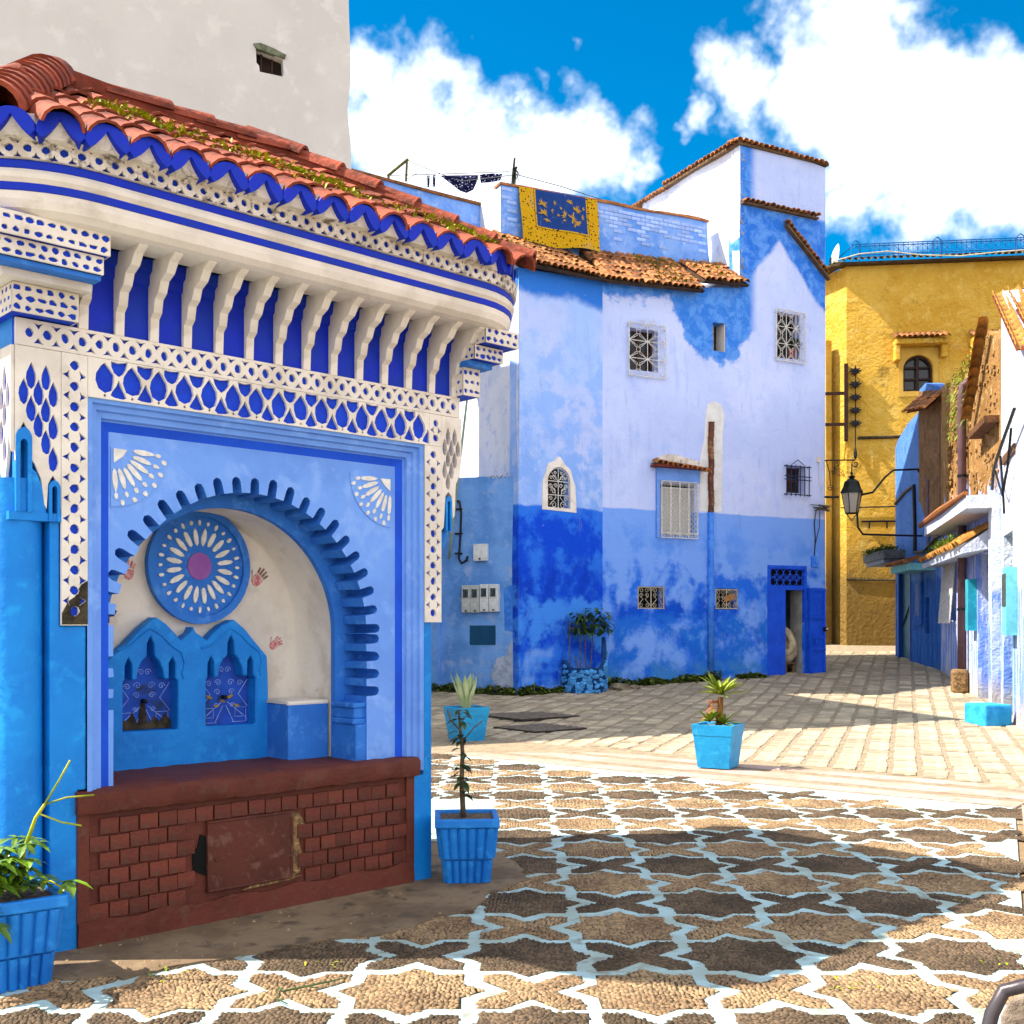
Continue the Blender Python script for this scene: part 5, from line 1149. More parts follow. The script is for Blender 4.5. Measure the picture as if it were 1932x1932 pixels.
# street lantern on a scrolled bracket at the house corner
ln = thing('street_lantern', 'black iron street lantern on a scrolled bracket beside the blue door house', 'lantern', (7.43, 26.15, 0), rad(-5))
b_ = MB(); b_.tube([(-.08, 0, 5.48), (.62, 0, 5.48)], .016, 6); scroll(b_, .62, 5.39, .09, 0, 1.3, 1, .013, 1.6); scroll(b_, .2, 5.38, .08, 0, 1.4, 1, .01); scroll(b_, .12, 5.2, .07, 0, 1.4, -1, .01)
for a in (-.5, 0, .5, 1.0): b_.tube([(.12, 0, 5.33), (.2 + .12 * math.cos(a - 1), 0, 5.25 + .14 * math.sin(a - 1)), (.3 + .1 * a, 0, 5.1 - .03 * a)], .008, 4)
b_.tube([(-.05, 0, 5.48), (.03, 0, 5.2), (.05, 0, 4.9)], .012, 5); scroll(b_, .05, 4.82, .08, 0, 1.4, 1, .01); b_.build('bracket', iron, ln)
MB().tube([(.54, 0, 5.40), (.54, 0, 5.18)], .014, 5).build('chain', iron, ln)
lc = .54
l_ = MB(); l_.lathe([(.02, 5.20), (.035, 5.17), (.015, 5.13), (.07, 5.10), (.10, 5.085), (.05, 5.06), (.10, 5.02), (.17, 4.97), (.205, 4.84), (.26, 4.73), (.27, 4.71), (.24, 4.70)], 6, lc, 0); l_.build('lantern_hood', mat('lantern_black', '0e1512', '0a100e', 10, rough=.35), ln)
gl = bpy.data.materials.new('lantern_glass'); gl.use_nodes = True; t = NT(gl.node_tree); bs_ = t.new('ShaderNodeBsdfPrincipled', {'Base Color': lin('a8a49c'), 'Roughness': .3, 'Alpha': .75}); t.new('ShaderNodeOutputMaterial', {'Surface': bs_.outputs[0]})
g_ = MB(); g_.lathe([(.225, 4.70), (.135, 4.24)], 6, lc, 0); g_.build('lantern_glass', gl, ln)
fr_ = MB()
for k in range(6): a = k * math.pi / 3; fr_.tube([(lc + .235 * math.cos(a), .235 * math.sin(a), 4.70), (lc + .143 * math.cos(a), .143 * math.sin(a), 4.22)], .012, 4)
fr_.tube([(lc + .145 * math.cos(k * math.pi / 3), .145 * math.sin(k * math.pi / 3), 4.23) for k in range(7)], .014, 4); fr_.tube([(lc - .12, 0, 4.22), (lc, 0, 4.06), (lc + .12, 0, 4.22)], .013, 5); fr_.build('lantern_frame', iron, ln)
MB().lathe([(.02, 4.68), (.045, 4.60), (.05, 4.52), (.03, 4.46)], 10, lc, 0).build('bulb', mat('milk_glass', 'd8d6d0', rough=.3, bump=0), ln)
MB().tube([(-.1, .02, 4.62), (.25, .05, 4.62)], .028, 6).build('feed_cable', iron, ln)
MB().tube([(lc + .2, 0, 4.66), (lc + .55, .3, 4.75), (lc + 1.0, 1.0, 5.2), (lc + 1.35, 1.6, 5.45), (lc + 2.2, 2.6, 5.6), (lc + 2.5, 2.8, 5.2)], .026, 6).build('feed_cable', iron, ln)
MB().tube([(lc + .12, 0, 4.3), (lc + .14, 0, 3.9), (lc + .3, .2, 3.75), (lc + 2.6, 2.8, 3.9)], .024, 6).build('feed_cable', iron, ln)
# satellite dish on the yellow roof
sd = thing('satellite_dish', 'white satellite dish seen edge on above the ochre roof', 'dish', (10.46, 36.6, 13.3))
MB().sheet(lambda u, v: (.05 + .16 * (v * v) * 1 + .12 * math.sin(u * 6.283) * v * .3 + .10 * v * math.cos(u * 6.283) * .2 + .12 * v * math.cos(u * 6.283) * 0, .35 * v * math.cos(u * 6.283), .42 + .42 * v * math.sin(u * 6.283)), 20, 5).build('reflector', plastic2, sd, smooth=True)
MB().tube([(0, 0, -.1), (0, 0, .35), (.1, 0, .42)], .03, 6).build('mast', iron, sd)
# ---------------------------------------------------------------- houses down the sunny side of the alley (local x runs from the far end to the near end)
def row_mat(name, lo, hi, zc, wob, c3=None, dampc='b8a888', rust=None):
    m = bpy.data.materials.new(name); m.use_nodes = True; t = NT(m.node_tree); co = t.new('ShaderNodeTexCoord').outputs['Object']; Z = t.new('ShaderNodeSeparateXYZ', {0: co}).outputs[2]
    n1, n2 = t.noise(co, .9, 6, .62), t.noise(co, 4, 7, .68)
    st_ = t.new('ShaderNodeMapping', {'Vector': co, 'Scale': (3.0, 3.0, .5)}).outputs[0]; n4 = t.noise(st_, 1.6, 6, .65)
    a = t.mix(t.step(n2, .42, .64), lin(lo[0]), lin(lo[1])); a = t.mix(t.math('MULTIPLY', t.step(n4, .44, .56), .9), a, lin(lo[2]))
    b_ = t.mix(t.step(n1, .4, .6), lin(hi[0]), lin(hi[1])); b_ = t.mix(t.step(n2, .52, .66), b_, lin(hi[2]))
    z1 = t.math('ADD', Z, t.math('MULTIPLY', t.math('SUBTRACT', n1, .5), wob))
    col = t.mix(t.step(z1, zc - .1, zc + .1), a, b_)
    dp_ = t.math('SUBTRACT', 1.0, t.step(t.math('ADD', Z, t.math('MULTIPLY', t.math('SUBTRACT', n1, .5), 1.2)), .2, .8)); col = t.mix(t.math('MULTIPLY', dp_, .7), col, lin(dampc))
    return finish(m, t, co, col, .8)
r1m = row_mat('white_blue_wash', ('a8b8e0', 'c4cce8', '6488de'), ('d4d8e4', 'c6cede', 'b4c0dc'), 2.2, .6)
r2m = row_mat('ruined_earth_wall', ('b8c0dc', 'd0d4e4', '6a8ce0'), ('9c7442', '86602f', 'b89a70'), 4.3, 2.6)
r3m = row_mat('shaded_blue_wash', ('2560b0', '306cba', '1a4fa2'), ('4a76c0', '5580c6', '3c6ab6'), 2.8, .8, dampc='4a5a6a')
teal = mat('teal_door_paint', '1f93a8', '1a8498', 3, c3='35a8b4', s3=10, rough=.5, bump=.15); teal_d = mat('dark_teal_paint', '0c5468', '0a4656', 4, rough=.5)
F1, F2, F3, N1 = (8.35, 19.0), (10.25, 26.6), (10.75, 31.2), (6.3, 12.5)
a1, L1_ = frame(F1, N1); a2, L2_ = frame(F2, F1); a3, L3_ = frame(F3, F2)
# R3: blue house in shade
h3 = thing('shaded_blue_house', 'narrow blue washed house in the alley shade with peeling brown upper wall', 'house', (F3[0], F3[1], 0), a3)
w_ = MB(); plate(w_, [(0, .2), (L3_, .2), (L3_ + .02, 7.3), (3.2, 7.7), (2.62, 7.65), (2.6, 7.1), (1.4, 7.0), (0.3, 6.75), (0, 6.6)], [rect(.35, 1.75, .5, 3.2), rect(3.2, 3.6, 1.4, 2.3)], flat, 0, .35); w_.build('front_wall', r3m, h3)
MB().box(0, L3_, .35, 5, .2, 6.3).build('block', dark, h3)
br = MB(); br.prism([(2.68, 4.8), (2.65, 7.60), (3.8, 7.4), (L3_ - .01, 7.2), (L3_ - .02, 3.9), (4.3, 3.6), (4.1, 3.3), (3.8, 4.2), (3.3, 4.3), (2.9, 4.7)], -.03, -.001); br.build('bare_earth_wall', mat('bare_earth_wall', '7a5634', '62442a', 2.5, c3='8c6a46', s3=9, bump=1.0, bscale=12), h3)
MB().prism([(3.5, 3.6), (3.7, 3.6), (3.68, 5.2), (3.53, 5.25)], -.05, -.031).build('drain_slot', mat('old_drain', '3e4a78', '5a3a28', 6), h3)
dd = link('doorway', MB().box(.35, 1.75, .1, .16, .45, 3.2).mesh('doorway', teal_d), h3); MB().box(.35, .43, -.02, .1, .5, 3.2).box(1.67, 1.75, -.02, .1, .5, 3.2).build('door_frame', mat('navy_frame', '12409a', rough=.5), dd)
MB().tube([(.5, .08, 1.6), (1.6, .06, 2.3)], .02, 5).build('brace', iron, dd)
MB().prism([(2.25, 1.6), (3.0, 1.6), (3.0, 3.0), (2.25, 3.0)], -.06, -.001).build('niche_frame', r3m, h3); MB().prism(arch(2.62, 1.85, .4, .9, 8), -.064, -.0605).build('niche', mat('niche_shade', '5a6a9a', '4c5c8c', 5), h3)
MB().box(-.3, 2.0, -.75, -.001, 3.25, 3.36).build('door_canopy', mat('canopy_concrete', '7a8498', '6a7488', 5), h3)
po = MB().box(2.1, 4.2, -.6, -.001, 2.95, 3.12).build('window_canopy', mat('turquoise_canopy', '6fb0b8', '5a9ea8', 6), h3)
for k in range(10): link('tile', otile, po, mat4=Matrix.Translation((2.2 + .19 * k, -.72, 3.12)) @ Matrix.Rotation(.3, 4, 'X') @ Matrix.Scale(1.3, 4))
ev3 = MB().add([(2.6, -.35, 7.05), (L3_ + .1, -.35, 6.75), (L3_ + .1, .3, 7.3), (2.6, .3, 7.7)], [(0, 1, 2, 3)]).build('eaves', terra_dk, h3)
tile_field(ev3, otile, (2.6, -.38, 7.07), (L3_ + .1, -.38, 6.77), Vector((0, .65, .6)), .16, 2, .34, None, .02, .02)
MB().tube([(.1, -.03, 5.0), (1.2, -.03, 5.2), (2.2, -.04, 5.25), (2.3, -.04, 4.2), (2.35, -.05, 3.5), (3.4, -.08, 3.45), (4.6, -.1, 3.7), (5.4, -.1, 3.75)], .045, 6).build('cable_bundle', iron, h3)
pl_ = thing('planter_trough', 'long trough of overgrown grass on the canopy over the dark teal door', 'planter', wall_item(((F3[0], F3[1]), a3), -.4, -.8, 3.362), a3)
MB().box(0, 2.6, 0, .55, 0, .22).build('trough', mat('grey_trough', '5a6068', '484e56', 8), pl_)
gr = MB()
for k in range(700): gr.leaf((rnd(0, 2.6), rnd(-.05, .5), .2 + rnd(0, .12)), (rnd(-1, 1), rnd(-1.2, .6), rnd(.2, 1.3)), rnd(.12, .34), .028, .7, n=2)
o = gr.build('grass', mat('trough_grass', '36541c', '26420f', 6, island=.4, bump=0), pl_); o['kind'] = 'stuff'
# R2: ruined house in sun
h2 = thing('ruined_house', 'sunlit half ruined house of bare brown earth above white washed wall', 'house', (F2[0], F2[1], 0), a2)
tops = [(L2_, 6.5), (6.9, 6.7), (6.3, 7.0), (5.6, 6.9), (5.0, 6.6), (4.2, 6.75), (3.2, 6.6), (2.4, 6.75), (1.6, 7.0), (.6, 7.2), (0, 7.3)]
w_ = MB(); plate(w_, [(0, .1), (L2_, -.1)] + [q_ for (xa, za), (xb, zb) in zip(tops, tops[1:]) for q_ in [(xa + (xb - xa) * k / 5, za + (zb - za) * k / 5 + rnd(-.09, .09)) for k in range(5)]] + [(0, 7.3)], [rect(.75, 2.55, 1.7, 3.0), rect(5.4, 6.85, .1, 2.95), rect(1.3, 2.1, 4.6, 5.7)], flat, 0, .4); w_.build('front_wall', r2m, h2)
MB().box(0, L2_, .4, 4.5, 0, 6.3).build('block', dark, h2)
gw = link('window', MB().box(.75, 2.55, .28, .33, 1.7, 3.0).mesh('window', dark), h2); g_ = MB()
for k in range(15): g_.tube([(.72 + .13 * k, -.14, 1.65), (.74 + .13 * k, -.02, 3.05)], .016, 5)
for z in (1.7, 2.3, 2.95): g_.tube([(.7, -.08, z), (2.6, -.08, z)], .014, 5)
g_.build('grille', white_iron, gw)
dr = link('doorway', MB().box(5.4, 6.85, .24, .3, .0, 2.95).mesh('doorway', teal_d), h2)
MB().box(5.95, 6.82, .16, .23, .05, 1.85).build('door_leaf', teal, dr); MB().box(5.43, 5.94, .18, .235, .05, 2.9).build('door_leaf', peri, dr); MB().box(4.95, 5.3, -.16, -.001, 1.5, 2.5).build('meter_box', teal, h2)
MB().box(7.45, 7.8, -.14, .02, -.05, 3.62).build('porch_pier', r1m, h2)
cnp = MB().box(1.6, 7.8, -.55, -.001, 3.62, 3.84).build('porch_canopy', r1m, h2)
MB().tube([(.9, -.56, 3.92), (4.6, -.58, 3.90), (7.8, -.56, 3.88)], [.06, .075, .04], 8).build('log_beam', mat('orange_log', '9a6030', '7e4c26', 8, bump=.9, bscale=25), cnp)
cn2 = MB().add([(.6, -.5, 3.03), (6.9, -.5, 3.0), (6.9, 0, 3.36), (.6, 0, 3.36), (.6, -.48, 2.93), (6.9, -.48, 2.9), (6.9, -.001, 2.98), (.6, -.001, 2.98)], [(0, 1, 2, 3), (4, 7, 6, 5), (0, 4, 5, 1), (1, 5, 6, 2), (0, 3, 7, 4)]).build('tiled_awning', r1m, h2)
mt_ = tile_mesh('tile', .105, .4, mat('sunny_tile', 'a4702e', '8a5a28', 6, c3='6a5a30', s3=9, rand=.3, bump=.5), 7, .016)
tile_field(cn2, mt_, (.6, -.55, 3.05), (6.9, -.55, 3.02), Vector((0, .5, .34)), .22, 2, .30, None, .02, .03)
gr = MB()
for k in range(800): gr.leaf((rnd(.8, 4.9), rnd(-.42, -.03), 3.22 + rnd(0, .16)), (rnd(-1, 1), rnd(-1, .5), rnd(.3, 1.4)), rnd(.1, .28), .03, .5, n=2)
o = gr.build('awning_grass', grass_m, h2); o['kind'] = 'stuff'
pp = link('drainpipe', MB().tube([(4.23, -.12, .3), (4.23, -.12, 6.25), (4.25, -.1, 6.45), (4.3, .05, 6.55)], .085, 10).mesh('drainpipe', mat('plum_brown_pipe', '5e4448', '523a3e', 3, rough=.55, bump=.1), True), h2)
for z in (1.9, 4.6): MB().lathe([(.1, z), (.1, z + .05)], 10, 4.23, -.12).build('pipe_clamp', iron, pp)
ridge((4.95, -.16, 5.6), (6.75, -.16, 6.85), mt_, .24, h2, .0, 'tile')
gt = MB()
for k in range(500): gt.leaf((rnd(1.2, 6.6), rnd(-.05, .3), 6.65 + rnd(-.05, .2) + (.2 if k % 3 else 0)), (rnd(-1, 1), rnd(-1.2, .3), rnd(.1, 1.2)), rnd(.08, .24), .03, .6, n=2)
for k in range(300): gt.leaf((rnd(2.2, 4.4), rnd(-.12, 0), rnd(5.6, 6.7)), (rnd(-1, 1), rnd(-1.2, -.2), rnd(-.6, .8)), rnd(.06, .2), .03, .6, n=2)
o = gt.build('wall_weeds', grass_m, h2); o['kind'] = 'stuff'
rb_ = MB()
for k in range(260):
    x = rnd(1.0, 7.6); z = rnd(4.0, 6.5); s = rnd(.03, .10); rb_.prism(ell(x, z, s, s * rnd(.3, .7), 6, 0, .3), -.012 - rnd(0, .02), .0)
o = rb_.build('exposed_stones', mat('earth_stone', '96703e', '7c5a30', 6, c3='b09468', s3=12, island=.3, bump=.8), h2); o['kind'] = 'stuff'
MB().box(5.9, 7.7, -.25, -.001, 5.1, 5.22).build('rotten_lintel', mat('rotten_wood', '6a4424', '4e321c', 10, bump=.9), h2); MB().box(2.9, 3.7, -.06, -.001, 5.3, 5.38).box(3.0, 3.8, -.06, -.001, 5.05, 5.11).build('broken_shutter', pane_fr, h2)
# R1: white house nearest on that side
h1 = thing('white_washed_house', 'bright white washed house with tiled gable edge and teal door at the alley mouth', 'house', (F1[0], F1[1], 0), a1)
w_ = MB(); plate(w_, [(0, -.1), (L1_, -.1), (L1_, 4.0), (2.9, 5.75), (1.2, 6.65), (.2, 7.25), (0, 7.1)], [rect(.35, 1.55, .1, 3.1)], flat, 0, .35); w_.build('front_wall', r1m, h1)
w_ = MB(); w_.add([(0, 0, -.1), (0, 4, -.1), (0, 4, 7.1), (0, 0, 7.1)], [(0, 1, 2, 3)]); w_.build('side_wall', r1m, h1); MB().box(.02, L1_, .36, 4, 0, 4).build('block', dark, h1)
dd = link('doorway', MB().box(.35, 1.55, .2, .26, .1, 3.1).mesh('doorway', teal_d), h1); MB().box(.45, 1.5, .12, .19, .15, 2.55).build('door_leaf', teal, dd)
mb2 = MB().box(1.6, 2.1, -.16, -.001, 1.45, 2.5).build('meter_cabinet', mat('pale_teal', '6ab8bc', '5aa8ae', 6, rough=.5), h1); MB().box(1.62, 2.08, -.17, -.161, 1.9, 2.4).build('window', lcd, mb2)
P0, P1 = Vector((.05, .1, 7.3)), Vector((3.2, .1, 5.62)); rk_ = MB().add([P0 - Vector((0, .25, .08)), P1 - Vector((0, .25, .08)), P1 + Vector((0, .8, .12)), P0 + Vector((0, .8, .12))], [(0, 1, 2, 3)]).build('gable_roof', terra_dk, h1)
d = (P1 - P0).normalized()
for r in range(3):
    for k in range(11): link('tile', mt_, rk_, mat4=Matrix.Translation(P1 - d * (.32 * k) + Vector((0, -.16 + .24 * r, .02 + .05 * r))) @ Matrix((Vector((0, -1, 0)), -d, Vector((0, -1, 0)).cross(-d))).transposed().to_4x4())
MB().box(.4, 1.9, -.03, -.001, 4.28, 4.42).build('timber_lintel', mat('timber_lintel', '6a4a34', '543a28', 12, bump=.6), h1)
MB().tube([(-.2, -.12, 3.95), (.3, -.15, 4.2), (.8, -.15, 4.35), (1.6, -.15, 4.5), (3, -.15, 4.75)], .026, 6).tube([(1.0, -.12, 4.35), (1.1, -.1, 3.9), (1.15, -.08, 3.4)], .02, 6).tube([(1.1, -.1, 3.7), (1.8, -.1, 4.1), (2.2, -.1, 4.6)], .02, 5).tube([(.3, -.12, 4.2), (.8, -.1, 3.85), (1.15, -.1, 3.7)], .018, 5).build('cable_bundle', iron, h1)
# blocks and stones
t_ = thing('blue_stone_block', 'bright blue painted stone block beside the teal door step', 'block', (7.42, 17.35, gz(0, 17.3)), rad(12))
bk_ = MB().box(-.22, .25, -.25, .3, -.02, .33); bevel(bk_.build('block', mat('cyan_stone', '2f9ad0', '1f86c0', 5, bump=.8, bscale=14), t_), .03)
t_ = thing('stone_footing', 'rough brown stone block under the plum drainpipe', 'block', wall_item(((F2[0], F2[1]), a2), 4.23, -.12, gz(0, 22.5) - .02), a2)
bevel(MB().box(-.2, .2, -.2, .1, 0, .5).build('block', rubble_m, t_), .06)
# ---------------------------------------------------------------- planters
def rock(r, seed, sx=1, sy=1, sz=1, m_=None, name='stone'):
    q = random.Random(seed); bm = bmesh.new(); bmesh.ops.create_icosphere(bm, subdivisions=2 if r > .09 else 1, radius=r)
    for v in bm.verts: v.co *= 1 + q.uniform(-.16, .16); v.co = Vector((v.co.x * sx, v.co.y * sy, v.co.z * sz))
    me = bpy.data.meshes.new(name); bm.to_mesh(me); bm.free(); me.materials.append(m_ or rubble_m); return me
def ribbed(name, label, cat, loc, rz):
    t_ = thing(name, label, cat, loc, rz)
    pm_ = mat('ribbed_blue_plastic', '1a76c8', '1468bc', 4, c3='2a86d4', s3=12, rough=.45, bump=.1)
    b_ = MB(); n = 6
    for (z0, z1, h0, h1) in ((0, .155, .138, .152), (.155, .355, .166, .186)):
        b_.add([(s * hx, s2 * hx, z) for z, hx in ((z0, h0 - .012), (z1, h1 - .012)) for s, s2 in ((-1, -1), (1, -1), (1, 1), (-1, 1))], [(0, 1, 5, 4), (1, 2, 6, 5), (2, 3, 7, 6), (3, 0, 4, 7), (3, 2, 1, 0), (4, 5, 6, 7)])
        for side in range(4):
            Mx = Matrix.Rotation(side * math.pi / 2, 3, 'Z')
            for k in range(n):
                for (a, b) in ((-1 + 2 * k / n, -1 + 2 * (k + 1) / n),):
                    c0 = (a + b) / 2; P = []
                    for z, hx in ((z0 + .006, h0), (z1 - .008, h1)):
                        P += [Mx @ Vector((c0 * hx * .93 + hx / n * .86 * math.cos(math.pi * i / 5), -hx + .012 - .020 * math.sin(math.pi * i / 5), z)) for i in range(6)]
                    b_.add(P, [(i + 1, i, 6 + i, 6 + i + 1) for i in range(5)] + [(6, 7, 8, 9, 10, 11), (5, 4, 3, 2, 1, 0)])
    b_.build('pot', pm_, t_, smooth=50)
    r_ = MB(); hx = .198
    for (x0, x1, y0, y1) in ((-hx, hx, -hx, -hx + .035), (-hx, hx, hx - .035, hx), (-hx, -hx + .035, -hx + .035, hx - .035), (hx - .035, hx, -hx + .035, hx - .035)): r_.box(x0, x1, y0, y1, .35, .405)
    bevel(r_.build('rim', pm_, t_), .008)
    MB().box(-hx + .03, hx - .03, -hx + .03, hx - .03, .34, .385).build('soil', mat('gravelly_soil', '6a5848', '4c3e30', 30, c3='a09080', s3=60, bump=1.0, bscale=60), t_)
    return t_
p1_ = ribbed('sapling_planter', 'ribbed blue planter with a bare stemmed sapling beside the fountain pilaster', 'planter', (-.285, 6.97, .013), rad(4))
tr_ = MB(); tr_.tube([(-.02, 0, .38), (-.03, 0, .6), (-.025, .01, .8), (-.04, 0, .95), (-.05, 0, 1.05)], [.018, .016, .013, .010, .005], 7); tr_.tube([(-.04, 0, .93), (-.1, -.02, 1.0), (-.12, 0, 1.06)], .005, 5).tube([(-.035, 0, .85), (.05, .0, .95), (.1, 0, .99)], .004, 5); tr_.build('stem', stem_m, p1_, smooth=True)
lv = MB()
for k in range(46):
    z = .48 + .6 * R.random() ** .8; a = rnd(0, 6.28); lv.leaf((-.03, 0, z), (math.cos(a), math.sin(a), rnd(-.2, .6)), rnd(.06, .13), rnd(.03, .05), rnd(.2, .7))
lv.build('leaves', leaf_dk, p1_)
p2_ = ribbed('shrub_planter', 'ribbed blue planter spilling glossy yellow green leaves beside the fountain corner column', 'planter', (-2.245, 4.98, .0), rad(38))
lv = MB()
for k in range(60):
    a = rnd(0, 6.28); r = rnd(.02, .2); c = Vector((r * math.cos(a) - .03, r * math.sin(a) - .02, .44 + rnd(0, .2)))
    for q in range(6): b = q * 1.05 + rnd(-.2, .2); lv.leaf(c, (math.cos(b), math.sin(b), rnd(-.3, .3)), rnd(.06, .10), rnd(.025, .036), .35)
for c in ((.22, -.12, .45), (-.16, -.26, .40), (-.2, -.18, .36), (-.22, -.15, .62), (-.2, -.22, .72), (-.12, -.25, .34)):
    for q in range(7): b = q * .9 + rnd(-.2, .2); lv.leaf(Vector(c), (math.cos(b), math.sin(b), rnd(-.5, .2)), rnd(.08, .12), rnd(.028, .042), .4)
lv.build('leaves', mat('glossy_leaf', '5a7a14', '466410', 5, island=.35, rough=.35, bump=0, spec=.5), p2_)
sm_ = MB(); sm_.tube([(.02, -.02, .4), (.05, -.04, .6), (.09, -.07, .74), (.12, -.1, .8)], [.012, .01, .008, .007], 6); sm_.tube([(.12, -.1, .8), (.17, -.16, .92), (.20, -.2, 1.0)], .005, 5).tube([(.12, -.1, .8), (.2, -.15, .83), (.30, -.22, .84)], .0045, 5).tube([(.10, -.08, .76), (.18, -.14, .72), (.25, -.2, .705)], .0045, 5).tube([(.22, -.12, .4), (.15, -.08, .45), (.05, 0, .42)], .005, 5); sm_.build('stems', grass_y, p2_, smooth=True)
def taper_pot(name, label, loc, rz, w1, w0, h):
    t_ = thing(name, label, 'planter', loc, rz); pm_ = mat('cyan_pot_paint', '1d8cc0', '1880b4', 4, c3='2a98c8', s3=9, rough=.5, bump=.15)
    b_ = MB(); L = [(w0 / 2, 0), (w1 / 2 * .93, h * .74), (w1 / 2 * .95, h * .75), (w1 / 2, h), (w1 / 2 - .03, h), (w1 / 2 - .04, h - .05)]
    b_.add([(s * q, s2 * q, z) for q, z in L for s, s2 in ((-1, -1), (1, -1), (1, 1), (-1, 1))], [(4 * i + k, 4 * i + (k + 1) % 4, 4 * i + 4 + (k + 1) % 4, 4 * i + 4 + k) for i in range(len(L) - 1) for k in range(4)])
    bevel(b_.build('pot', pm_, t_), .012); q = w1 / 2 - .035; MB().box(-q, q, -q, q, h - .08, h - .03).build('soil', mat('brown_soil', '6e4c2c', '523820', 20, bump=1.0), t_); return t_
p3_ = taper_pot('agave_pot', 'square cyan pot holding a pale upright agave in the house shade', (-.63, 15.35, gz(0, 15.3)), rad(24), .50, .38, .46)
ag = MB()
for k in range(13): a = k * 2.4; ag.leaf((.05 * math.cos(a), .05 * math.sin(a), .40), (math.cos(a) * (.12 + .025 * k), math.sin(a) * (.12 + .025 * k), 1), rnd(.40, .58), rnd(.075, .10), -.03, n=5, fold=.6)
ag.build('leaves', mat('agave_leaf', 'a8b48a', '8a9c6c', 4, rough=.5, bump=.1), p3_)
p4_ = taper_pot('aloe_pot', 'square cyan pot with a yellow green aloe standing alone in the sun', (2.31, 12.47, 0.02), rad(-28), .47, .36, .48)
al = MB()
MB().tube([(0, 0, .42), (.02, 0, .6), (.03, 0, .78)], [.04, .035, .03], 8).build('stem', mat('aloe_stem', '8a5a2a', '6a4420', 12), p4_)
for (c, n, L) in (((.03, 0, .80), 44, .36), ((-.07, -.08, .50), 22, .25), ((.08, -.05, .48), 18, .24)):
    for k in range(n): a = k * 2.4; e = rnd(.1, 1.3); al.leaf(c, (math.cos(a), math.sin(a), e), L * rnd(.7, 1.1), .042, rnd(.0, .35), n=4, fold=.5)
al.build('leaves', mat('aloe_leaf', '7c8c1e', '5e7418', 5, island=.3, rough=.45, bump=0), p4_)
ao = MB()
for k in range(12): a = rnd(1.5, 4.5); ao.leaf((0, 0, .68 + rnd(-.06, .06)), (math.cos(a), math.sin(a), rnd(-.3, .6)), rnd(.12, .24), .03, .5, n=4, fold=.5)
ao.build('dry_leaves', mat('dry_aloe_leaf', 'b0661a', '9a5416', 5, island=.2, bump=0), p4_)
# stone-built planter in the house corner
sp_ = thing('stone_planter', 'curved blue painted stone planter with a dark shrub against the blue house', 'planter', (1.47, 22.75, gz(0, 22.6)), rad(15))
st_m = mat('blue_painted_stone', '4a94d2', '3680c0', 4, c3='6aaede', s3=9, rand=.3, bump=.6)
def wall_h(a): u = a / math.pi; return .50 + (.62 * max(0, (.32 - u) / .32) ** 1.3) + .16 * max(0, (u - .8) / .2)   # a=0 right, pi left
b_ = MB(); n = 24
for k in range(n + 1):
    a = math.pi * k / n; b_.v += [(.46 * math.cos(a), -.46 * math.sin(a), -.05), (.46 * math.cos(a), -.46 * math.sin(a), wall_h(a)), (.38 * math.cos(a), -.38 * math.sin(a), wall_h(a)), (.38 * math.cos(a), -.38 * math.sin(a), .2)]
for k in range(n):
    for q in range(3): b_.f.append((4 * k + q, 4 * k + q + 1, 4 * k + 5 + q, 4 * k + 4 + q)); b_.m.append(0)
b_.build('planter_wall', mat('blue_mortar', '0f3f78', '0a2c58', 6, bump=.5), sp_, smooth=40)
rks = [rock(.055, k, 1.1, .6, .8, st_m) for k in range(4)]
for k in range(150):
    a = rnd(.03, 3.11); z = rnd(.0, wall_h(a) - .05); o = link('stone', R.choice(rks), sp_, (.465 * math.cos(a), -.465 * math.sin(a), z)); o.rotation_euler = (rnd(-.3, .3), rnd(-.6, .6), -a + math.pi / 2); s = rnd(.6, 1.15); o.scale = (s * rnd(.8, 1.3), s, s)
MB().lathe([(.38, .3), (.38, .42), (.2, .46)], 16).build('soil', mat('brown_soil2', '5e4630', '463424', 20, bump=1.0), sp_)
sk = MB()
for (x, h, l) in ((-.32, 1.05, 0), (-.1, 1.0, .02), (.12, 1.1, .08), (.02, 1.2, .0)): sk.tube([(x, -.05, .4), (x + l, -.03, .4 + h)], .011, 5)
sk.tube([(-.32, -.06, 1.3), (.05, -.05, 1.28)], .012, 5).tube([(-.18, -.2, .45), (-.26, -.2, .75)], .01, 5); sk.build('stakes', stem_m, sp_)
lv = MB()
for k in range(260):
    a = rnd(0, 6.28); r = .42 * math.sqrt(R.random()); z = 1.35 + rnd(-.22, .45) * (1 - r); c = Vector((.16 + r * math.cos(a), -.02 + .6 * r * math.sin(a), z)); b = rnd(0, 6.28); lv.leaf(c, (math.cos(b), math.sin(b), rnd(-.5, .4)), rnd(.12, .2), rnd(.05, .08), .4)
lv.build('crown', mat('shade_leaf', '3a5a26', '28441a', 6, island=.4, rough=.5, bump=0), sp_)
for (x, y, s, lab) in ((2.22, 22.95, .2, 'flat grey brown stone slab lying by the stone planter'), (2.55, 23.15, .11, 'small tan stone beside the flat slab at the house foot')):
    o = link('loose_stone', rock(s, 77 + int(s * 100), 1.1, .9, .5, mat('loose_stone_grey', '8a7c68', '6e6250', 9, bump=.7), 'loose_stone'), None, (x, y, gz(0, y) + s * .3)); tag(o, lab, 'stone')
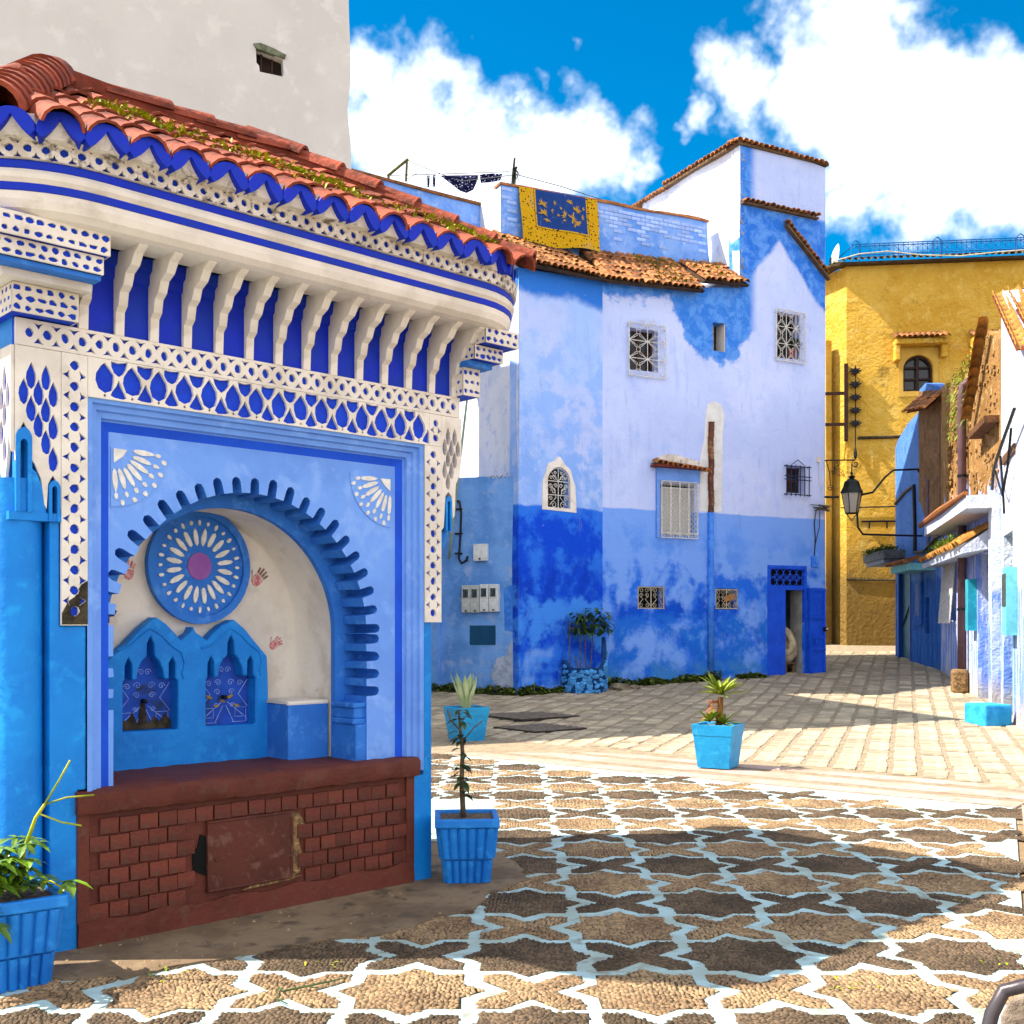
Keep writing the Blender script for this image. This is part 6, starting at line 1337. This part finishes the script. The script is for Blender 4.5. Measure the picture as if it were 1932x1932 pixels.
# moss and weeds along the foot of the walls
ms_ = MB(); segs = [((-2.2, 23.15), (.05, 22.0), .14), ((.12, 21.96), (1.1, 22.72), .10), ((1.95, 23.38), (4.6, 24.75), .11), ((5.0, 24.95), (5.7, 25.3), .04)]
for (p, q, h) in segs:
    Ls = math.dist(p, q)
    for k in range(int(Ls * 420)):
        u = R.random(); x, y = p[0] + (q[0] - p[0]) * u, p[1] + (q[1] - p[1]) * u; off = abs(R.gauss(0, .09)); x += .35 * off; y -= .9 * off
        lump = .55 + .45 * math.sin(u * Ls * 5) * math.sin(u * Ls * 2.3 + 1); ms_.leaf((x, y - .02, gz(0, y) + rnd(0, h) * 1.7 * max(.2, lump)), (rnd(-1, 1), rnd(-1, .3), rnd(.1, 1.2)), rnd(.08, .2), rnd(.04, .08), .5, n=2)
tag(ms_.build('wall_foot_moss', mat('moss_leaf', '5a6a1e', '3c4a14', 6, island=.5, rough=.8, bump=0)), 'dark moss and weeds growing along the foot of the house walls', 'moss', kind='stuff')
# drain grates
for (x, y, lab, s) in ((.25, 18.4, 'dark square iron drain grate set in the shaded paving, nearer the houses', .62), (.42, 16.75, 'dark square iron drain grate set in the shaded paving, nearer the agave pot', .5)):
    t_ = thing('drain_grate', lab, 'grate', (x, y, gz(0, y) + .026), rad(38))
    MB().box(-s, s, -s, s, -.02, .004).build('pit', mat('grate_dark', '35302a', '2a2520', 12), t_)
    for k in range(7): MB().box(-s + .02, s - .02, -s + s * 2 * (k + .2) / 7, -s + s * 2 * (k + .7) / 7, .003, .012).build('bar', mat('grate_iron', '75695c', '5e5448', 12, rough=.7), t_)
# ---------------------------------------------------------------- terrace: rug, washing line
rg_m = bpy.data.materials.new('woven_rug'); rg_m.use_nodes = True; t = NT(rg_m.node_tree); co = t.new('ShaderNodeTexCoord').outputs['Object']; sp = t.new('ShaderNodeSeparateXYZ', {0: co}); X, Z = sp.outputs[0], sp.outputs[2]
ad = t.math('MINIMUM', t.math('MINIMUM', t.math('SUBTRACT', X, -1.15), t.math('SUBTRACT', .10, X)), t.math('SUBTRACT', Z, 10.05)); inn = t.step(ad, 0, .01)
vo = t.new('ShaderNodeTexVoronoi', {'Vector': co, 'Scale': 14.0, 'Randomness': .8}); spot = t.math('LESS_THAN', vo.outputs[0], .27)
bord = t.mix(spot, lin('c0920e'), lin('241a08'))
line = t.math('MULTIPLY', t.math('LESS_THAN', t.math('ABSOLUTE', t.math('ADD', ad, .035)), .012), t.math('GREATER_THAN', t.math('SINE', t.math('MULTIPLY', t.math('ADD', X, Z), 160)), 0)); bord = t.mix(line, bord, lin('241a08'))
colr = t.mix(inn, bord, lin('1a3a7a')); finish(rg_m, t, co, colr, .5)
rug = thing('rug', 'yellow bordered navy floral rug hung over the terrace parapet', 'rug', hB, hA)
def rugf(u, v):
    x = -1.53 + 1.92 * u; zt = 10.885 + .02 * (x + 1.94); zb = 9.64 + .03 * u - .05 * math.sin(u * 5.5) * math.sin(u * 2)
    if v > .86: tt = (v - .86) / .14; return (x, .86 + .30 * tt, zt + .015 * math.sin(tt * 3.1))
    tt = v / .86; return (x + .012 * math.sin(tt * 6 + u * 4), .84 - .16 * (1 - tt) ** 2 - .035 * math.sin(u * 11 + tt * 2) * (1 - tt) - .03 * math.sin(tt * 3.14) + .02 * tt, zb + (zt - zb) * tt)
MB().sheet(rugf, 28, 24).build('cloth', rg_m, rug, smooth=True)
rm_ = MB(); 
def sprig(x, z, n, s, a0):
    for k in range(n):
        a = a0 + (k - n / 2) * .45; b = rugf((x + 1.53) / 1.92, min(.85, (z - 9.8) / 1.08 * .86)); p = Vector((x, b[1] - .012, z)); d = Vector((math.cos(a), 0, math.sin(a))); q = Vector((-math.sin(a), 0, math.cos(a)))
        L = s * rnd(.5, 1.0); rm_.add([p, p + d * L * .5 + q * L * .10, p + d * L, p + d * L * .5 - q * L * .10], [(0, 1, 2, 3)])
for (x, z, n, s, a) in ((-.98, 10.35, 9, .16, 1.6), (-1.0, 10.55, 9, .15, 1.6), (-.9, 10.25, 6, .12, -1.5), (-.72, 10.62, 6, .11, .5), (-.65, 10.35, 5, .09, 1), (-.30, 10.35, 10, .17, .8), (-.18, 10.55, 9, .16, 1.2), (-.15, 10.30, 8, .14, -1.2), (-.45, 10.38, 7, .15, 3), (-.35, 10.7, 7, .13, 1.4), (-.05, 10.42, 6, .1, .3), (-.55, 10.5, 4, .1, 2), (-.5, 10.3, 5, .1, -1), (-.8, 10.45, 4, .1, .2), (-.25, 10.22, 5, .1, -.6), (0, 10.6, 5, .1, .9)): sprig(x, z, n, s, a)
o = rm_.build('woven_flowers', mat('rug_gold', 'b8902a', 'a07c1c', 30, bump=0), rug); o['kind'] = 'stuff'
MB().tube([rugf(u / 16, 0) for u in range(17)], .012, 5).build('hem', iron, rug)
def PX(x, y, Y): return Vector(((x - 966) / 2100 * Y, Y, 1.6 + (1180 - y) / 2100 * Y))
green_w = mat('mossy_wood', '5c5a2c', '4a4822', 12)
cl_ = thing('clothes_airer', 'mossy timber washing line frame on the rear terrace', 'frame', PX(752, 345, 26.0))
o0 = PX(752, 345, 26.0); fr_ = lambda *L: [tuple(PX(*p) - o0) for p in L]
MB().tube(fr_((733, 345, 26.0), (733, 330, 26.0)), .035, 6).build('post', green_w, cl_); MB().tube(fr_((766, 342, 26.0), (768, 300, 26.0)), .03, 6).build('post', green_w, cl_); MB().tube(fr_((731, 332, 26.0), (770, 300, 26.0)), .035, 6).build('rail', green_w, cl_)
wl = thing('washing_line', 'thin washing lines strung across the terrace', 'line', PX(768, 302, 26.0)); o0 = PX(768, 302, 26.0)
MB().tube(fr_((768, 302, 26.0), (805, 318, 25.8), (870, 342, 25.4), (968, 330, 24.6)), .009, 4).tube(fr_((735, 331, 26.0), (805, 329, 25.8), (960, 324, 24.6)), .009, 4).tube(fr_((768, 338, 26.0), (790, 325, 25.9), (806, 318, 25.8), (804, 345, 25.8)), .007, 4).tube(fr_((970, 328, 24.6), (1060, 352, 25.2), (1145, 380, 26.5), (1300, 412, 27.0)), .009, 4).build('line', iron, wl)
ps = thing('line_post', 'dark pole with a knotted rag on the terrace parapet', 'post', PX(968, 352, 24.4)); o0 = PX(968, 352, 24.4)
MB().tube(fr_((967, 354, 24.4), (968, 330, 24.4), (971, 298, 24.4)), [.035, .032, .022], 6).build('pole', mat('dark_wood', '3a3020', '2c2418', 10), ps)
rg2 = MB()
for k in range(14): rg2.leaf(tuple(PX(970 + rnd(-3, 6), 322 + rnd(-5, 6), 24.38) - o0), (rnd(-.3, .6), rnd(-.3, .1), rnd(-1.4, .2)), rnd(.12, .28), .06, .6)
rg2.build('rag', mat('dark_rag', '2c3428', '20261c', 12), ps)
lm = bpy.data.materials.new('navy_floral_cloth'); lm.use_nodes = True; t = NT(lm.node_tree); co = t.new('ShaderNodeTexCoord').outputs['Object']; vo = t.new('ShaderNodeTexVoronoi', {'Vector': co, 'Scale': 16.0}); finish(lm, t, co, t.mix(t.math('LESS_THAN', vo.outputs[0], .24), lin('16183c'), lin('c4c4d4')), .2)
for (P, lab) in (([(830, 331), (903, 330), (901, 340), (893, 358), (880, 364), (868, 360), (850, 346)], 'large navy floral headscarf pegged on the washing line'), ([(905, 330), (912, 328), (930, 327), (948, 328), (944, 340), (925, 344), (907, 345)], 'navy floral blouse bunched next to the headscarf on the line'), ([(806, 331), (811, 331), (810, 353), (806, 353)], 'narrow dark strip of cloth nearest the timber frame'), ([(817, 330), (822, 330), (821, 352), (816, 352)], 'narrow dark strip of cloth beside the headscarf')):
    Y = 25.5; o0 = PX(P[0][0], P[0][1], Y); m2 = MB(); vs = [PX(x, y, Y) - o0 for x, y in P]; cen = sum(vs, Vector()) / len(vs)
    n = len(vs); ring2 = [(v + cen) / 2 + Vector((0, .04 * (-1) ** i, 0)) for i, v in enumerate(vs)]
    for dy in (0, .006): m2.add([v + Vector((0, dy, 0)) for v in vs] + [v + Vector((0, dy, 0)) for v in ring2] + [cen + Vector((0, dy - .03, 0))], [(i, (i + 1) % n, n + (i + 1) % n, n + i) for i in range(n)] + [(n + i, n + (i + 1) % n, 2 * n) for i in range(n)])
    o = m2.build('laundry', lm, None, o0); tag(o, lab, 'laundry', 'laundry on the terrace line')
# ---------------------------------------------------------------- person sitting inside the doorway, back to the light
def hl(x, y, z): return (x, y, z)
pr_ = thing('person', 'person in a beige robe sitting on a wooden stool behind the half open blue door', 'person', hB, hA)
skin = mat('skin', '9a6a4c', '8e6044', 20, rough=.6, bump=0); robe_m = mat('beige_wool', 'b8a686', 'a4916f', 8, c3='8e7c5e', s3=5, bump=.8, bscale=18)
bd = MB(); bd.tube([(4.800, .34, .47), (4.820, .34, .60), (4.860, .34, .86), (5.180, .34, .92), (5.240, .34, 1.15), (5.200, .34, 1.40), (5.130, .34, 1.50), (5.080, .34, 1.58), (5.030, .34, 1.66), (5.020, .34, 1.74), (5.030, .34, 1.80)], [.05, .06, .08, .13, .13, .12, .06, .065, .095, .085, .02], 12)
bd.tube([(4.980, .34, 1.66), (4.925, .34, 1.64), (4.935, .34, 1.63)], [.03, .016, .005], 6)
for s in (1, -1): bd.tube([(4.900, (.34) + s * .07, .84), (4.860, (.34) + s * .05, .83), (4.820, (.34) + s * .02, .82)], [.03, .028, .012], 6)
bd.build('body', skin, pr_, smooth=True)
rb2 = MB(); rb2.tube([(4.830, .34, .50), (4.840, .34, .70), (4.860, .34, .88), (5.060, .34, .93), (5.220, .33, .90), (5.300, .32, .98), (5.315, .32, 1.08), (5.280, .32, 1.2), (5.250, .32, 1.32), (5.200, .32, 1.42), (5.150, .33, 1.50), (5.120, .34, 1.54)], [.16, .17, .17, .20, .23, .21, .19, .18, .17, .15, .11, .06], 16)
for s in (1, -1): rb2.tube([(5.180, (.34) + s * .16, 1.40), (5.250, (.34) + s * .22, 1.18), (5.180, (.34) + s * .22, 1.02), (5.000, (.34) + s * .12, .90), (4.900, (.34) + s * .07, .85)], [.07, .085, .085, .07, .05], 10)
for k in range(0): rb2.tube([(5.300 + .02 * k, .16 - .01 * k, .95 + .05 * k), (5.400 - .02 * k, .22, .90 + .06 * k), (5.430 - .02 * k, .34, .93 + .05 * k)], [.02, .03, .015], 6)
rb2.v = [(x + .014 * math.sin(z * 60 + y * 25) + .008 * math.sin(z * 23 - y * 40), y + .012 * math.sin(z * 45 + x * 30), z) for x, y, z in rb2.v]
rb2.build('robe', robe_m, pr_, smooth=True)
MB().lathe([(.10, 1.64), (.112, 1.70), (.10, 1.78), (.05, 1.83), (.01, 1.845)], 12, 5.04, .34).build('cap', robe_m, pr_, smooth=True)
sl2 = thing('stool', 'plain wooden stool under the seated person in the doorway', 'stool', hB, hA); wd2 = mat('stool_wood', '7a5a3c', '664a30', 12)
MB().box(5.06, 5.40, .18, .50, .70, .74).build('seat', wd2, sl2)
for x in (5.1, 5.33):
    for y in (.20, .44): MB().box(x, x + .05, y, y + .04, .43, .70).build('leg', wd2, sl2)
# ---------------------------------------------------------------- chair at the edge of the square: bent tube back with a worn pad
ch = thing('cafe_chair', 'dark bent tube chair with a mottled grey brown back pad', 'chair', (1.20, 2.20, -.02), rad(-20))
tube_m = mat('gunmetal_tube', '4a4448', '3a3438', 8, rough=.35, bump=.05, metal=.3); pad_m = mat('mottled_pad', '8a7a6c', '6e6054', 9, c3='5a4c40', s3=16, bump=.5)
bk = [(-.27, .22, .45), (-.245, .245, .62), (-.215, .27, .74), (-.19, .28, .79), (-.13, .285, .812), (.13, .285, .812), (.19, .28, .79), (.215, .27, .74), (.245, .245, .62), (.27, .22, .45)]
MB().tube(bk, .0165, 10).build('back_frame', tube_m, ch, smooth=True)
b_ = MB(); b_.prism([(-.19, .50), (.19, .50), (.188, .72), (.165, .765), (.12, .785), (-.12, .785), (-.165, .765), (-.188, .72)], -.012, .012); o = b_.build('back_pad', pad_m, ch, (0, .262, 0)); o.rotation_euler = (rad(-8), 0, 0); o.location = (0, .30, -.02); bevel(o, .008)
bevel(MB().box(-.2, .2, -.2, .2, .43, .47).build('seat', pad_m, ch), .015)
for x in (-.2, .2):
    MB().tube([(x, .22, .46), (x * 1.1, .26, 0)], .0145, 8).build('leg', tube_m, ch); MB().tube([(x, -.2, .44), (x * 1.1, -.24, 0)], .0145, 8).build('leg', tube_m, ch)

# small litter and weeds in the joints of the star pavement
tw = MB(); tw.tube([(-1.02, 4.86, .02), (-.98, 4.78, .03), (-.90, 4.84, .03), (-.80, 4.93, .025), (-.74, 5.0, .02)], [.004, .005, .005, .004, .002], 5).tube([(-1.02, 4.86, .02), (-1.0, 4.72, .018), (-.94, 4.66, .016)], .003, 4).tube([(-.90, 4.84, .03), (-.84, 4.84, .025)], .003, 4)
tag(tw.build('fallen_twig', mat('green_twig', '4a5a34', '3a4a28', 12)), 'thin green broken twig lying on the white band between pebble stars', 'twig')
wj = MB()
for k in range(90):
    cx, cy = R.choice([(1.9, 9.9), (2.2, 9.95), (1.1, 10.9), (3.0, 8.9), (-.3, 5.05), (-.9, 5.2), (1.5, 4.9), (2.3, 5.2), (2.6, 6.4), (-1.6, 5.0), (.6, 12.0), (3.4, 9.6)])
    a = (cx + R.gauss(0, .07), cy + R.gauss(0, .05), .008); wj.leaf(a, (rnd(-1, 1), rnd(-1, 1), rnd(.1, .6)), rnd(.02, .05), rnd(.008, .016), .4, n=2)
tag(wj.build('joint_weeds', grass_y), 'tiny yellow green weeds sprouting between the pebble stars', 'weeds', kind='stuff')
